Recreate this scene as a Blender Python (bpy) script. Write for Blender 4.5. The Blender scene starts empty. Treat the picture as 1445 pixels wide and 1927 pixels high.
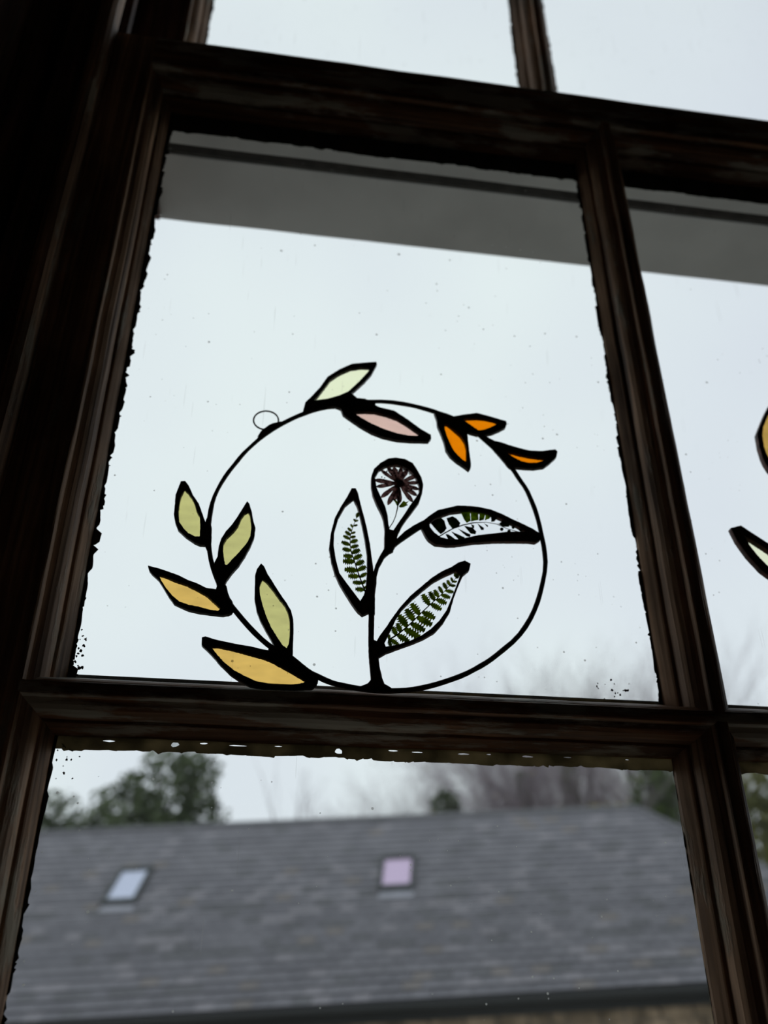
import bpy, bmesh, math, random
from mathutils import Vector, Matrix, noise
S = bpy.context.scene
COL = S.collection
PI = math.pi
FLOOR = -1.60
GROUND = -4.6

# ---------------------------------------------------------------- camera
F_PX = 1656.6856
PITCH, YAW, ROLL = 0.5200043, 0.1471256, -0.0013362
CAM = Vector((0.1086262, -0.4103021, -0.1345654))
cd = bpy.data.cameras.new('camera'); cam = bpy.data.objects.new('camera', cd); COL.objects.link(cam)
cd.sensor_fit = 'VERTICAL'; cd.sensor_height = 36.0; cd.sensor_width = 27.0
cd.lens = F_PX / 1927 * 36.0
fw = Vector((math.sin(YAW)*math.cos(PITCH), math.cos(YAW)*math.cos(PITCH), math.sin(PITCH)))
rt = Vector((math.cos(YAW), -math.sin(YAW), 0)); up = rt.cross(fw)
rt2 = math.cos(ROLL)*rt + math.sin(ROLL)*up; up2 = -math.sin(ROLL)*rt + math.cos(ROLL)*up
cam.matrix_world = Matrix(((rt2.x, up2.x, -fw.x, CAM.x), (rt2.y, up2.y, -fw.y, CAM.y), (rt2.z, up2.z, -fw.z, CAM.z), (0, 0, 0, 1)))
cd.clip_start = 0.02; cd.clip_end = 400
cd.dof.use_dof = True; cd.dof.focus_distance = 0.435; cd.dof.aperture_fstop = 6.6
S.camera = cam

# ---------------------------------------------------------------- sky
W = bpy.data.worlds.new('overcast_sky'); S.world = W; W.use_nodes = True
nt = W.node_tree; nt.nodes.clear()
wo = nt.nodes.new('ShaderNodeOutputWorld'); bg = nt.nodes.new('ShaderNodeBackground')
tc = nt.nodes.new('ShaderNodeTexCoord'); nz = nt.nodes.new('ShaderNodeTexNoise'); cr = nt.nodes.new('ShaderNodeValToRGB')
nz.inputs['Scale'].default_value = 3.0; nz.inputs['Detail'].default_value = 1.5; nz.inputs['Roughness'].default_value = 0.4
cr.color_ramp.elements[0].position = 0.0; cr.color_ramp.elements[0].color = (0.74, 0.79, 0.89, 1); cr.color_ramp.interpolation = 'EASE'
cr.color_ramp.elements[1].position = 1.0; cr.color_ramp.elements[1].color = (0.91, 1.01, 0.99, 1)
nt.links.new(tc.outputs['Generated'], nz.inputs['Vector']); nt.links.new(nz.outputs['Fac'], cr.inputs['Fac'])
nt.links.new(cr.outputs['Color'], bg.inputs['Color']); nt.links.new(bg.outputs['Background'], wo.inputs['Surface'])
bg.inputs['Strength'].default_value = 0.95

S.view_settings.view_transform = 'Standard'; S.view_settings.look = 'None'
S.view_settings.exposure = 0.0; S.view_settings.gamma = 1.0; S.view_settings.use_curve_mapping = False

# outlines of the glass pieces, in millimetres in the plane of each ornament
D={"leaf_green_a":[[[-109.29,116.61],[-106.91,117.1],[-104.72,114.23],[-101.75,107.98],[-98.1,102.73],[-95.79,97.0],[-93.69,91.75],[-92.3,87.31],[-91.79,80.83],[-92.06,76.77],[-94.72,76.72],[-97.5,77.79],[-102.54,81.17],[-107.01,85.28],[-108.82,89.23],[-110.37,94.91],[-110.63,101.62],[-110.97,107.4],[-110.05,112.42]],[[-106.67,111.87],[-104.33,109.48],[-102.29,106.64],[-100.14,102.55],[-98.63,98.02],[-96.68,94.41],[-95.82,88.67],[-95.44,81.75],[-97.9,81.55],[-101.43,83.29],[-104.45,86.31],[-107.05,90.2],[-108.13,95.94],[-108.37,102.67],[-107.89,107.43]]],"leaf_green_b":[[[-72.44,106.56],[-71.14,105.12],[-69.33,99.29],[-68.29,94.31],[-66.78,89.43],[-66.99,83.64],[-68.62,77.81],[-70.86,71.63],[-73.72,65.5],[-76.67,61.01],[-78.93,56.61],[-79.96,53.5],[-81.7,51.11],[-83.85,53.22],[-85.71,59.2],[-86.28,66.52],[-85.09,70.15],[-85.01,76.53],[-84.11,81.44],[-82.16,86.09],[-79.16,90.89],[-76.84,96.11],[-74.8,100.94]],[[-71.48,100.13],[-70.38,98.35],[-69.59,94.2],[-68.95,90.08],[-69.08,84.29],[-70.76,79.26],[-74.35,73.36],[-77.35,69.16],[-79.69,65.45],[-80.68,65.38],[-81.65,68.83],[-82.67,74.31],[-82.69,78.32],[-81.17,82.49],[-78.11,86.43],[-76.04,90.32],[-74.72,95.45],[-73.23,98.53]]],"leaf_yellow_a":[[[-119.45,61.96],[-114.54,60.94],[-108.48,59.08],[-103.77,57.51],[-98.29,54.86],[-93.59,53.3],[-88.83,50.99],[-83.6,50.6],[-80.44,51.57],[-78.15,47.6],[-75.2,43.33],[-74.8,38.57],[-76.25,36.8],[-79.07,36.12],[-82.91,36.23],[-90.59,36.83],[-96.42,37.91],[-103.75,41.08],[-106.35,44.21],[-109.87,49.53],[-113.02,54.19],[-116.64,57.34],[-118.29,59.13]],[[-113.54,57.19],[-110.76,56.63],[-105.33,54.36],[-99.32,52.52],[-93.2,49.56],[-88.42,46.9],[-84.19,43.1],[-80.7,40.02],[-81.83,38.34],[-85.68,38.6],[-91.56,40.05],[-96.74,40.81],[-101.36,42.34],[-104.86,45.05],[-108.56,49.25],[-111.65,53.54]]],"leaf_green_c":[[[-62.39,67.52],[-60.75,66.07],[-58.44,61.16],[-55.14,56.0],[-51.51,50.15],[-47.95,45.13],[-45.45,40.83],[-44.11,35.77],[-43.63,29.28],[-43.63,22.16],[-43.41,14.48],[-45.08,12.32],[-49.62,14.83],[-54.85,18.01],[-52.45,20.24],[-53.88,22.97],[-56.72,27.77],[-60.32,34.03],[-62.64,39.72],[-64.31,47.03],[-64.64,54.57],[-64.94,59.92],[-64.28,63.85]],[[-60.94,58.66],[-58.49,56.53],[-55.62,52.91],[-52.04,47.85],[-48.53,43.6],[-46.69,39.27],[-45.7,34.94],[-45.36,27.74],[-45.57,22.75],[-46.58,19.74],[-48.69,21.16],[-51.46,25.24],[-54.97,30.75],[-57.57,36.38],[-59.93,42.85],[-61.61,48.71],[-62.29,53.97]]],"leaf_yellow_b":[[[-88.25,23.22],[-86.75,23.86],[-81.61,22.41],[-75.87,21.35],[-69.51,20.32],[-63.79,19.6],[-58.04,18.39],[-54.85,18.01],[-49.7,16.22],[-43.19,12.43],[-36.09,8.69],[-30.9,4.21],[-31.11,0.84],[-33.25,-0.93],[-41.32,-1.53],[-49.36,-1.72],[-57.36,-1.78],[-62.93,-1.07],[-68.66,1.63],[-73.21,4.73],[-78.58,9.84],[-82.71,14.38],[-86.13,17.63],[-88.03,19.25]],[[-83.42,18.48],[-80.02,18.81],[-74.95,17.92],[-68.59,16.55],[-62.85,15.14],[-57.11,13.73],[-52.61,11.92],[-47.44,9.12],[-42.29,6.33],[-36.38,2.92],[-37.71,1.72],[-43.27,0.57],[-49.45,0.06],[-55.05,0.65],[-60.67,1.7],[-66.39,4.08],[-71.54,6.83],[-76.16,10.31],[-80.25,14.52]]],"leaf_cream":[[[-43.49,181.86],[-39.1,188.28],[-34.84,195.39],[-30.54,204.47],[-23.35,211.58],[-15.55,217.23],[-7.63,219.26],[-0.12,220.98],[0.33,219.0],[-3.0,210.36],[-7.64,202.96],[-12.21,196.9],[-15.64,192.61],[-12.18,189.06],[-6.75,189.09],[-7.66,186.0],[-17.53,182.5],[-29.97,179.89],[-36.98,177.34],[-44.75,173.34],[-44.2,177.1]],[[-38.51,183.85],[-35.54,188.7],[-32.13,195.11],[-28.67,202.23],[-23.29,207.84],[-15.98,213.13],[-9.5,215.21],[-4.65,215.57],[-4.85,212.64],[-8.56,206.56],[-13.14,199.83],[-17.64,193.82],[-23.01,189.94],[-30.12,186.36]]],"leaf_pink":[[[-25.55,180.99],[-21.96,179.64],[-20.57,175.13],[-17.44,172.59],[-10.32,167.06],[-3.27,162.7],[3.77,160.06],[11.71,158.65],[19.69,158.7],[30.86,159.53],[32.58,161.98],[32.44,164.81],[26.3,168.74],[19.28,174.92],[10.39,181.55],[2.27,182.99],[-0.89,184.41],[-0.86,187.98],[-6.75,188.49],[-19.35,185.24]],[[-14.81,177.53],[-7.66,178.68],[-1.38,179.04],[5.8,177.51],[12.07,175.29],[17.39,171.81],[21.78,168.25],[25.71,165.01],[24.29,163.03],[18.92,162.8],[11.82,163.75],[3.86,166.31],[-4.11,170.03],[-10.34,173.96]]],"leaf_orange_a":[[[35.4,183.14],[36.84,177.28],[36.95,172.47],[38.72,167.03],[40.4,160.36],[41.09,154.52],[43.51,149.76],[47.28,146.0],[51.09,143.09],[54.24,140.37],[55.34,141.87],[55.77,145.2],[55.43,152.63],[55.28,160.22],[55.16,168.36],[57.07,171.17],[53.24,175.57],[46.7,181.47],[40.56,183.01]],[[41.13,174.06],[42.86,174.43],[45.47,172.09],[48.04,169.33],[50.6,166.57],[53.0,161.68],[53.74,157.51],[53.54,151.61],[53.11,146.33],[51.37,147.23],[48.24,150.65],[45.77,154.17],[44.04,159.05],[42.33,164.84],[41.38,169.91]]],"leaf_orange_b":[[[47.37,181.1],[53.74,183.15],[62.27,185.46],[69.15,183.99],[76.0,182.06],[80.66,180.79],[80.73,178.58],[79.62,175.8],[75.9,173.2],[70.77,170.03],[65.8,168.37],[60.97,168.11],[56.25,169.34],[53.12,173.8]],[[52.78,179.04],[56.34,180.5],[61.96,181.4],[67.54,181.39],[72.36,180.5],[75.55,179.34],[74.21,177.69],[69.77,174.56],[65.43,172.33],[62.26,171.47],[58.68,174.4],[55.41,177.12]]],"leaf_orange_c":[[[66.41,167.39],[70.98,164.42],[75.72,163.63],[80.39,161.97],[86.42,160.29],[93.18,159.02],[100.84,159.37],[105.87,160.74],[109.46,161.54],[110.64,159.95],[109.38,155.56],[104.59,150.44],[100.75,147.14],[94.41,145.52],[88.26,145.25],[83.19,145.42],[80.88,146.02],[76.04,152.2],[71.22,159.32]],[[77.2,157.38],[80.58,156.88],[86.6,155.37],[92.68,154.47],[97.46,154.1],[102.62,154.03],[100.65,151.98],[96.3,150.04],[91.43,149.39],[86.76,150.34],[82.23,152.83],[79.05,155.2]]],"clear_a":[[[-15.04,120.58],[-12.68,120.8],[-11.41,117.84],[-10.39,112.44],[-8.4,103.61],[-6.44,94.36],[-4.77,84.15],[-3.62,73.57],[-2.72,65.41],[-2.31,56.83],[-2.27,49.45],[-2.4,44.25],[-5.64,42.24],[-8.85,40.5],[-11.15,42.4],[-14.39,47.09],[-17.67,52.61],[-21.0,58.73],[-23.43,64.45],[-25.46,71.93],[-26.82,80.16],[-26.07,89.86],[-24.08,99.9],[-20.77,107.9],[-17.39,114.85]],[[-13.79,113.65],[-11.88,109.28],[-10.62,104.6],[-8.89,95.91],[-7.43,87.36],[-6.24,77.27],[-6.27,66.24],[-6.99,56.51],[-8.16,52.2],[-10.02,48.68],[-13.04,52.92],[-17.28,58.99],[-21.09,64.62],[-23.11,72.66],[-24.46,81.46],[-24.38,90.0],[-22.13,100.06],[-18.31,108.72]]],"clear_b":[[[6.14,144.08],[10.86,145.21],[16.09,144.68],[20.72,142.07],[23.18,137.45],[25.58,131.92],[26.32,126.92],[25.4,120.58],[23.38,114.23],[20.16,109.08],[16.47,103.35],[13.32,97.76],[11.23,92.91],[10.16,89.34],[9.06,83.53],[6.09,80.47],[3.21,82.5],[3.62,94.61],[2.97,101.02],[1.54,105.66],[-0.9,111.46],[-2.87,117.39],[-3.84,123.48],[-3.7,130.39],[-2.24,135.62],[1.41,140.16]],[[10.24,140.19],[14.39,139.83],[18.49,137.32],[21.98,132.85],[23.86,127.32],[23.91,121.68],[21.45,117.13],[18.23,111.94],[14.51,104.98],[10.86,98.73],[8.29,94.12],[6.33,94.54],[5.64,97.71],[5.24,103.59],[4.08,109.48],[1.65,115.96],[-0.81,122.52],[-1.66,129.96],[0.85,135.28],[5.02,138.58]]],"clear_c":[[[24.11,97.55],[23.61,100.36],[29.31,105.9],[33.78,109.79],[39.43,111.9],[45.76,114.09],[52.63,114.39],[57.62,114.24],[65.03,113.03],[71.09,110.59],[77.06,107.42],[83.04,104.62],[88.37,101.79],[92.42,98.86],[93.42,96.78],[91.9,94.51],[89.21,92.72],[85.51,92.93],[78.05,92.47],[65.66,91.49],[53.33,89.66],[42.88,87.09],[38.04,86.57],[31.47,86.88],[27.99,89.4],[26.3,92.07]],[[28.78,100.8],[32.29,104.34],[36.05,106.11],[41.11,108.74],[47.38,110.24],[54.91,111.41],[62.33,110.57],[68.37,108.15],[74.35,105.36],[79.73,102.89],[84.66,99.31],[78.71,99.04],[72.44,98.31],[64.88,96.62],[56.15,94.84],[49.9,92.7],[44.33,91.05],[39.47,90.67],[34.7,91.69],[31.23,94.58],[28.96,97.95]]],"clear_d":[[[-1.67,25.96],[-0.05,29.23],[3.2,34.1],[6.51,39.63],[10.99,46.54],[16.66,53.65],[22.39,59.34],[28.22,65.13],[34.09,69.72],[39.96,73.07],[43.57,75.95],[47.41,77.55],[50.57,75.82],[49.6,71.83],[45.94,68.32],[43.29,62.38],[39.96,53.98],[37.23,45.19],[33.6,38.93],[28.97,33.3],[23.41,29.45],[16.88,26.17],[9.36,22.87],[2.99,19.95],[-0.96,17.3],[-2.23,21.64]],[[2.28,25.33],[4.75,30.68],[6.41,34.3],[8.67,39.77],[12.05,45.39],[17.7,51.87],[23.43,57.54],[29.25,62.98],[35.07,66.9],[41.81,70.61],[44.55,68.87],[42.15,62.3],[38.84,53.91],[35.64,46.31],[31.47,40.0],[26.88,34.95],[21.31,30.5],[15.86,27.56],[9.41,24.88],[3.04,23.37]]],"stem_low":[[-10.02,1.58],[-5.95,3.4],[-4.56,5.37],[-4.89,11.4],[-5.48,18.06],[-5.61,27.17],[-5.39,43.66],[-2.59,43.85],[-2.76,35.5],[-2.98,27.04],[-1.03,26.29],[-0.59,17.49],[-0.22,12.75],[1.0,6.75],[2.24,3.54],[5.8,1.44],[0.66,-0.32],[-6.97,-0.16]],"stem_up":[[-5.41,41.49],[-2.33,41.68],[-2.25,52.6],[-1.34,60.11],[-1.22,63.89],[0.17,69.99],[3.12,76.31],[6.07,79.62],[7.93,80.61],[8.57,83.21],[11.07,85.97],[15.59,90.07],[20.16,93.93],[24.52,97.51],[27.58,98.95],[28.28,103.76],[24.44,101.95],[19.31,98.26],[14.72,94.36],[10.41,89.36],[9.22,91.0],[5.28,90.68],[3.78,88.26],[3.11,82.21],[0.73,77.52],[-1.72,71.5],[-2.8,67.04],[-3.7,59.94],[-4.66,54.55]],"ring":[[-80.65,133.21],[-84.97,124.91],[-88.52,115.75],[-90.86,106.9],[-91.65,97.32],[-91.52,87.36],[-90.13,76.08],[-87.79,66.13],[-84.29,57.76],[-80.93,50.47],[-76.57,43.37],[-70.67,36.18],[-64.61,29.41],[-57.6,22.79],[-51.05,18.24],[-41.81,11.04],[-34.12,7.5],[-24.89,3.22],[-19.65,2.09],[-12.07,0.8],[-4.47,0.06],[3.16,0.01],[10.84,0.67],[18.59,1.88],[26.44,4.1],[34.42,7.05],[42.81,10.63],[49.97,14.78],[56.4,18.94],[61.82,23.39],[72.33,32.47],[79.7,42.22],[85.23,52.44],[89.54,63.85],[93.66,77.98],[94.18,89.84],[93.65,98.35],[93.11,107.02],[91.92,115.8],[90.2,123.19],[88.14,130.66],[84.65,137.33],[81.48,144.52],[76.6,151.45],[71.81,158.48],[66.25,164.9],[61.07,170.6],[53.85,176.57],[45.97,180.81],[37.16,184.11],[28.46,186.56],[19.57,188.35],[6.04,189.39],[-7.75,187.57],[-21.06,184.3],[-30.01,180.51],[-36.98,177.81],[-45.69,172.85],[-53.3,167.25],[-59.85,161.63],[-67.8,153.16],[-74.05,144.64],[-77.55,139.25]],"loop_solder":[[-70.27,152.22],[-68.11,157.97],[-65.71,160.46],[-62.9,163.57],[-58.95,165.13],[-56.6,166.3],[-57.35,164.18],[-61.4,159.81],[-65.47,156.59],[-68.55,151.85]],"loop":[[-58.6,167.07],[-58.75,165.2],[-59.38,163.41],[-60.45,161.82],[-61.88,160.54],[-63.58,159.65],[-65.43,159.21],[-67.3,159.25],[-69.08,159.76],[-70.64,160.71],[-71.88,162.04],[-72.72,163.66],[-73.09,165.46],[-72.97,167.33],[-72.37,169.13],[-71.32,170.74],[-69.89,172.05],[-68.18,172.97],[-66.31,173.43],[-64.4,173.4],[-62.6,172.87],[-61.02,171.9],[-59.77,170.54],[-58.95,168.89]],"solder":[[[-92.58,95.6],[-90.07,90.81],[-88.95,77.82],[-89.43,73.78],[-91.49,74.42],[-93.12,80.72],[-93.65,91.33]],[[-79.45,55.05],[-77.5,47.64],[-74.55,43.37],[-74.07,37.52],[-77.8,36.2],[-80.96,42.95],[-84.21,50.18],[-83.6,54.0]],[[-56.24,20.03],[-49.92,20.39],[-43.03,15.89],[-36.8,10.71],[-30.33,6.27],[-30.8,0.86],[-36.54,3.92],[-43.69,9.66],[-53.47,16.01]],[[35.47,184.66],[41.31,183.99],[47.4,181.55],[53.38,177.78],[58.61,173.52],[63.91,170.6],[66.41,167.39],[63.67,167.53],[58.3,169.13],[52.31,171.96],[45.72,176.5],[39.69,179.36]],[[65.16,168.99],[70.36,165.22],[75.68,163.2],[78.83,160.1],[79.56,153.4],[80.8,145.18],[79.35,144.21],[75.28,151.29],[69.84,159.17],[66.27,165.65]]],"fern_a":{"r":[[-7.0,54.39],[-8.4,58.54],[-10.04,63.26],[-11.71,68.57],[-13.16,73.96],[-14.62,78.3],[-15.38,83.31],[-15.43,89.0],[-14.25,94.3],[-12.82,99.09],[-10.87,105.18]],"l":[[-12.5,56.39],[-13.93,60.29],[-16.39,63.88],[-18.41,67.8],[-19.33,72.95],[-19.13,76.28],[-19.67,80.72],[-20.21,85.19],[-19.3,89.26],[-18.13,92.24],[-16.79,94.67],[-15.15,97.14],[-13.42,100.81]],"rr":[[-6.71,58.66],[-6.98,62.13],[-6.41,66.5],[-6.73,70.58],[-7.82,74.09],[-8.97,77.9],[-10.08,80.9],[-10.81,83.78],[-11.3,87.05],[-12.47,89.24],[-12.54,92.12],[-11.43,96.86],[-11.1,100.12]]},"fern_b":{"r":[[4.7,27.78],[9.55,31.26],[13.94,35.34],[18.41,40.08],[22.95,45.19],[27.55,50.07],[31.61,54.04],[36.36,59.37],[40.6,64.74],[44.67,70.82]],"l":[[5.02,30.99],[6.97,35.51],[9.43,37.73],[10.35,42.57],[14.25,46.26],[17.09,49.68],[23.36,55.66],[27.21,57.48],[29.89,58.8],[32.41,61.11],[35.07,63.58],[37.36,65.27],[39.5,67.09],[41.59,69.82]],"rr":[[5.96,24.11],[9.94,25.2],[15.32,27.53],[21.03,30.19],[23.87,34.18],[27.71,37.67],[29.47,41.55],[33.2,47.07],[36.17,50.94],[38.32,54.49],[40.38,58.07],[41.69,62.14],[42.59,64.88],[43.73,67.65]]},"sprig":{"r":[[33.85,92.68],[37.94,95.84],[42.38,98.92],[48.06,101.69],[54.36,103.82],[61.86,104.89],[68.01,104.09],[73.97,101.32],[81.87,99.44]],"leaf":[[[29.73,101.6],[32.27,103.98],[36.01,105.38],[37.76,103.72],[38.71,98.76],[37.37,96.51],[35.15,94.55],[32.57,97.54]],[[39.09,105.65],[42.56,107.18],[44.65,106.12],[46.79,103.03],[46.16,100.82],[42.07,98.89],[40.1,101.75]],[[47.67,110.04],[53.03,111.24],[52.9,105.0],[50.63,103.36],[48.96,106.12]],[[53.34,111.27],[57.68,110.91],[57.62,106.13],[53.18,104.66]],[[58.62,110.99],[62.01,110.55],[60.74,106.4],[57.88,105.42]],[[62.05,110.18],[65.06,109.7],[63.94,107.4],[61.22,106.07]],[[65.25,109.72],[68.37,108.15],[66.91,105.82],[64.89,105.43]],[[71.35,106.56],[75.54,104.73],[75.05,102.86],[71.6,102.58],[69.26,104.2]],[[37.89,94.77],[39.7,94.71],[44.05,91.38],[39.47,90.67]],[[41.34,96.83],[48.74,93.53],[48.03,92.06],[45.27,91.62]],[[45.14,99.15],[52.23,95.59],[51.82,94.13],[50.01,94.34]],[[48.94,101.19],[53.52,100.71],[55.78,98.02],[55.02,96.17],[52.29,96.45]],[[52.92,102.68],[54.83,101.9],[54.7,100.09],[53.52,100.71]],[[56.8,103.51],[60.31,100.91],[60.07,99.45],[58.64,99.33]],[[60.56,104.05],[62.91,102.58],[62.52,101.6]],[[71.69,100.92],[71.2,99.92],[70.28,99.6],[69.62,100.21],[69.72,101.28],[70.5,102.02],[71.38,101.86]],[[75.8,99.67],[75.3,98.67],[74.38,98.36],[73.72,98.96],[73.82,100.03],[74.61,100.76],[75.49,100.6]],[[78.53,102.79],[78.06,101.84],[77.19,101.55],[76.57,102.12],[76.67,103.14],[77.42,103.83],[78.25,103.68]],[[82.75,101.32],[82.28,100.38],[81.4,100.08],[80.79,100.66],[80.89,101.67],[81.64,102.36],[82.47,102.21]]]},"flower":{"c":[12.28,127.49],"tips":[[5.62,111.74],[1.76,116.46],[-1.05,123.74],[-2.03,128.79],[1.89,136.35],[5.81,139.3],[9.7,139.49],[14.13,139.93],[17.73,138.21],[23.08,134.55],[24.44,129.27],[24.15,124.2],[22.81,119.72],[20.1,114.85],[12.3,113.24],[9.2,114.8]],"stem":[[6.37,96.59],[8.42,100.3],[10.0,104.59],[11.12,110.1],[11.74,115.03],[12.63,120.65],[12.25,126.23]],"calyx":[[[11.9,111.38],[14.79,115.61],[16.03,114.49],[17.83,115.57],[16.25,113.29],[17.24,112.77],[14.67,111.02],[12.64,110.54]],[[11.14,111.01],[8.73,116.59],[9.74,116.07],[11.47,114.39],[12.78,116.35],[12.19,112.62]]],"stamen":[[3.92,134.3],[5.49,135.41],[7.02,134.6],[8.6,136.36],[10.12,134.58],[11.72,136.98],[13.0,136.14],[13.82,137.83],[15.37,137.34],[16.36,135.83],[17.44,137.22],[18.42,135.06],[2.44,130.98],[2.82,128.17],[2.53,125.63],[4.13,130.51],[4.94,133.45],[9.63,135.82],[5.33,125.58],[6.39,127.88],[19.62,123.78],[20.69,125.14],[17.57,123.91],[5.78,121.26],[18.92,134.47],[10.6,133.03],[3.6,129.19],[4.33,126.74],[19.08,122.8],[8.04,134.06]]}}
D2={"amber":[[[-76.48,214.59],[-71.69,217.46],[-66.44,214.81],[-63.58,204.13],[-64.92,189.66],[-67.94,177.15],[-73.83,164.67],[-82.2,155.55],[-86.8,154.29],[-89.94,155.63],[-91.98,159.15],[-93.49,164.4],[-93.89,169.4],[-93.7,177.94],[-92.27,188.51],[-88.04,196.04],[-81.17,207.62]],[[-77.07,209.0],[-72.18,210.47],[-68.42,205.41],[-67.85,194.67],[-70.47,182.07],[-74.73,171.33],[-81.68,162.23],[-86.8,161.73],[-89.7,167.29],[-90.48,173.99],[-90.37,178.28],[-88.88,187.12],[-86.28,194.45],[-80.68,204.04]]],"cream":[[[-129.54,112.2],[-122.65,114.5],[-117.45,110.22],[-107.82,102.51],[-101.05,95.41],[-97.58,87.09],[-97.22,75.23],[-99.83,72.98],[-106.69,75.95],[-113.98,80.49],[-117.93,84.19],[-123.81,93.67],[-127.79,103.49]],[[-122.35,107.97],[-114.94,102.32],[-109.17,97.68],[-104.59,92.27],[-101.34,85.4],[-101.25,79.1],[-106.58,80.81],[-112.44,86.0],[-117.35,93.45],[-120.72,100.4]]]}

# ---------------------------------------------------------------- helpers
def tag(o, label=None, cat=None, group=None, kind=None):
    if label: o['label'] = label
    if cat: o['category'] = cat
    if group: o['group'] = group
    if kind: o['kind'] = kind
    return o
def empty(name, loc=(0, 0, 0), rx=0.0):
    o = bpy.data.objects.new(name, None); COL.objects.link(o); o.location = loc; o.rotation_euler = (rx, 0, 0)
    o.empty_display_size = 0.02
    return o
def mesh(name, verts, faces, mat, parent=None, smooth=False, mats=None, midx=None):
    m = bpy.data.meshes.new(name); m.from_pydata([tuple(v) for v in verts], [], faces)
    for k in (mats or [mat]): m.materials.append(k)
    if midx: m.polygons.foreach_set('material_index', midx)
    if smooth: m.polygons.foreach_set('use_smooth', [True]*len(m.polygons))
    m.update()
    o = bpy.data.objects.new(name, m); COL.objects.link(o)
    if parent: o.parent = parent
    return o
def bmobj(name, bm, mat, parent=None, smooth=False):
    m = bpy.data.meshes.new(name); bmesh.ops.recalc_face_normals(bm, faces=bm.faces[:]); bm.to_mesh(m); bm.free()
    m.materials.append(mat)
    if smooth: m.polygons.foreach_set('use_smooth', [True]*len(m.polygons))
    o = bpy.data.objects.new(name, m); COL.objects.link(o)
    if parent: o.parent = parent
    return o
def add_box(bm, a, b, bev=0.0, cuts=0, amp=0.0):
    x0, y0, z0 = a; x1, y1, z1 = b
    r = bmesh.ops.create_cube(bm, size=1.0)
    for v in r['verts']:
        v.co = Vector(((x0+x1)/2 + v.co.x*(x1-x0), (y0+y1)/2 + v.co.y*(y1-y0), (z0+z1)/2 + v.co.z*(z1-z0)))
    if bev:
        es = list({e for v in r['verts'] for e in v.link_edges})
        bmesh.ops.bevel(bm, geom=es, offset=bev, segments=2, affect='EDGES', profile=0.6)
def box(name, a, b, mat, parent=None, bev=0.0, amp=0.0):
    bm = bmesh.new(); add_box(bm, a, b, bev)
    if amp:
        L = max((abs(b[i]-a[i]), i) for i in range(3))[1]
        n = int(abs(b[L]-a[L])/0.02)
        for k in range(1, n):
            co = [0, 0, 0]; co[L] = a[L] + (b[L]-a[L])*k/n; no = [0, 0, 0]; no[L] = 1
            bmesh.ops.bisect_plane(bm, geom=bm.verts[:]+bm.edges[:]+bm.faces[:], plane_co=co, plane_no=no)
        for v in bm.verts:
            d = noise.noise_vector(v.co*18)*amp + noise.noise_vector(v.co*70)*amp*0.4
            d[L] = 0; v.co += d
    return bmobj(name, bm, mat, parent)
def tube(name, pts, rad, mat, parent=None, closed=False, sides=8, jit=0.0, flat=1.0):
    """pts: list of Vector, rad: number or list"""
    pts = [Vector(p) for p in pts]; n = len(pts); V = []; Fc = []
    prev = None
    for i, p in enumerate(pts):
        a = pts[(i-1) % n] if (closed or i > 0) else p; b = pts[(i+1) % n] if (closed or i < n-1) else p
        t = (b-a).normalized()
        if prev is None:
            nrm = t.orthogonal().normalized()
            if abs(t.z) < 0.99: nrm = (Vector((0, 0, 1)) - t*t.z).normalized()
        else: nrm = (prev - t*prev.dot(t)).normalized()
        prev = nrm; bn = t.cross(nrm)
        r = rad[i] if isinstance(rad, (list, tuple)) else rad
        if jit: r *= 1 + random.uniform(-jit, jit)
        for k in range(sides):
            an = 2*PI*k/sides
            V.append(p + nrm*math.cos(an)*r*flat + bn*math.sin(an)*r)
    m = n if closed else n-1
    for i in range(m):
        for k in range(sides):
            Fc.append((i*sides+k, i*sides+(k+1) % sides, ((i+1) % n)*sides+(k+1) % sides, ((i+1) % n)*sides+k))
    if not closed:
        Fc.append(tuple(range(sides))[::-1]); Fc.append(tuple((n-1)*sides+k for k in range(sides)))
    return mesh(name, V, Fc, mat, parent, smooth=True)
def resample(pts, step, jit, closed=True):
    out = []; n = len(pts)
    for i in range(n if closed else n-1):
        a = Vector(pts[i]).to_3d() if len(pts[i]) == 2 else Vector(pts[i]); b = Vector(pts[(i+1) % n]); b = b.to_3d() if len(b) == 2 else b
        k = max(1, int((b-a).length/step))
        for j in range(k):
            p = a.lerp(b, j/k)
            out.append((p.x + random.uniform(-jit, jit), p.y + random.uniform(-jit, jit)))
    return out
def smooth2(pts, it=1):
    for _ in range(it):
        o = []; n = len(pts)
        for i in range(n):
            a, b = pts[i], pts[(i+1) % n]
            o.append((a[0]*.75+b[0]*.25, a[1]*.75+b[1]*.25)); o.append((a[0]*.25+b[0]*.75, a[1]*.25+b[1]*.75))
        pts = o
    return pts
DG = None
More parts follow.
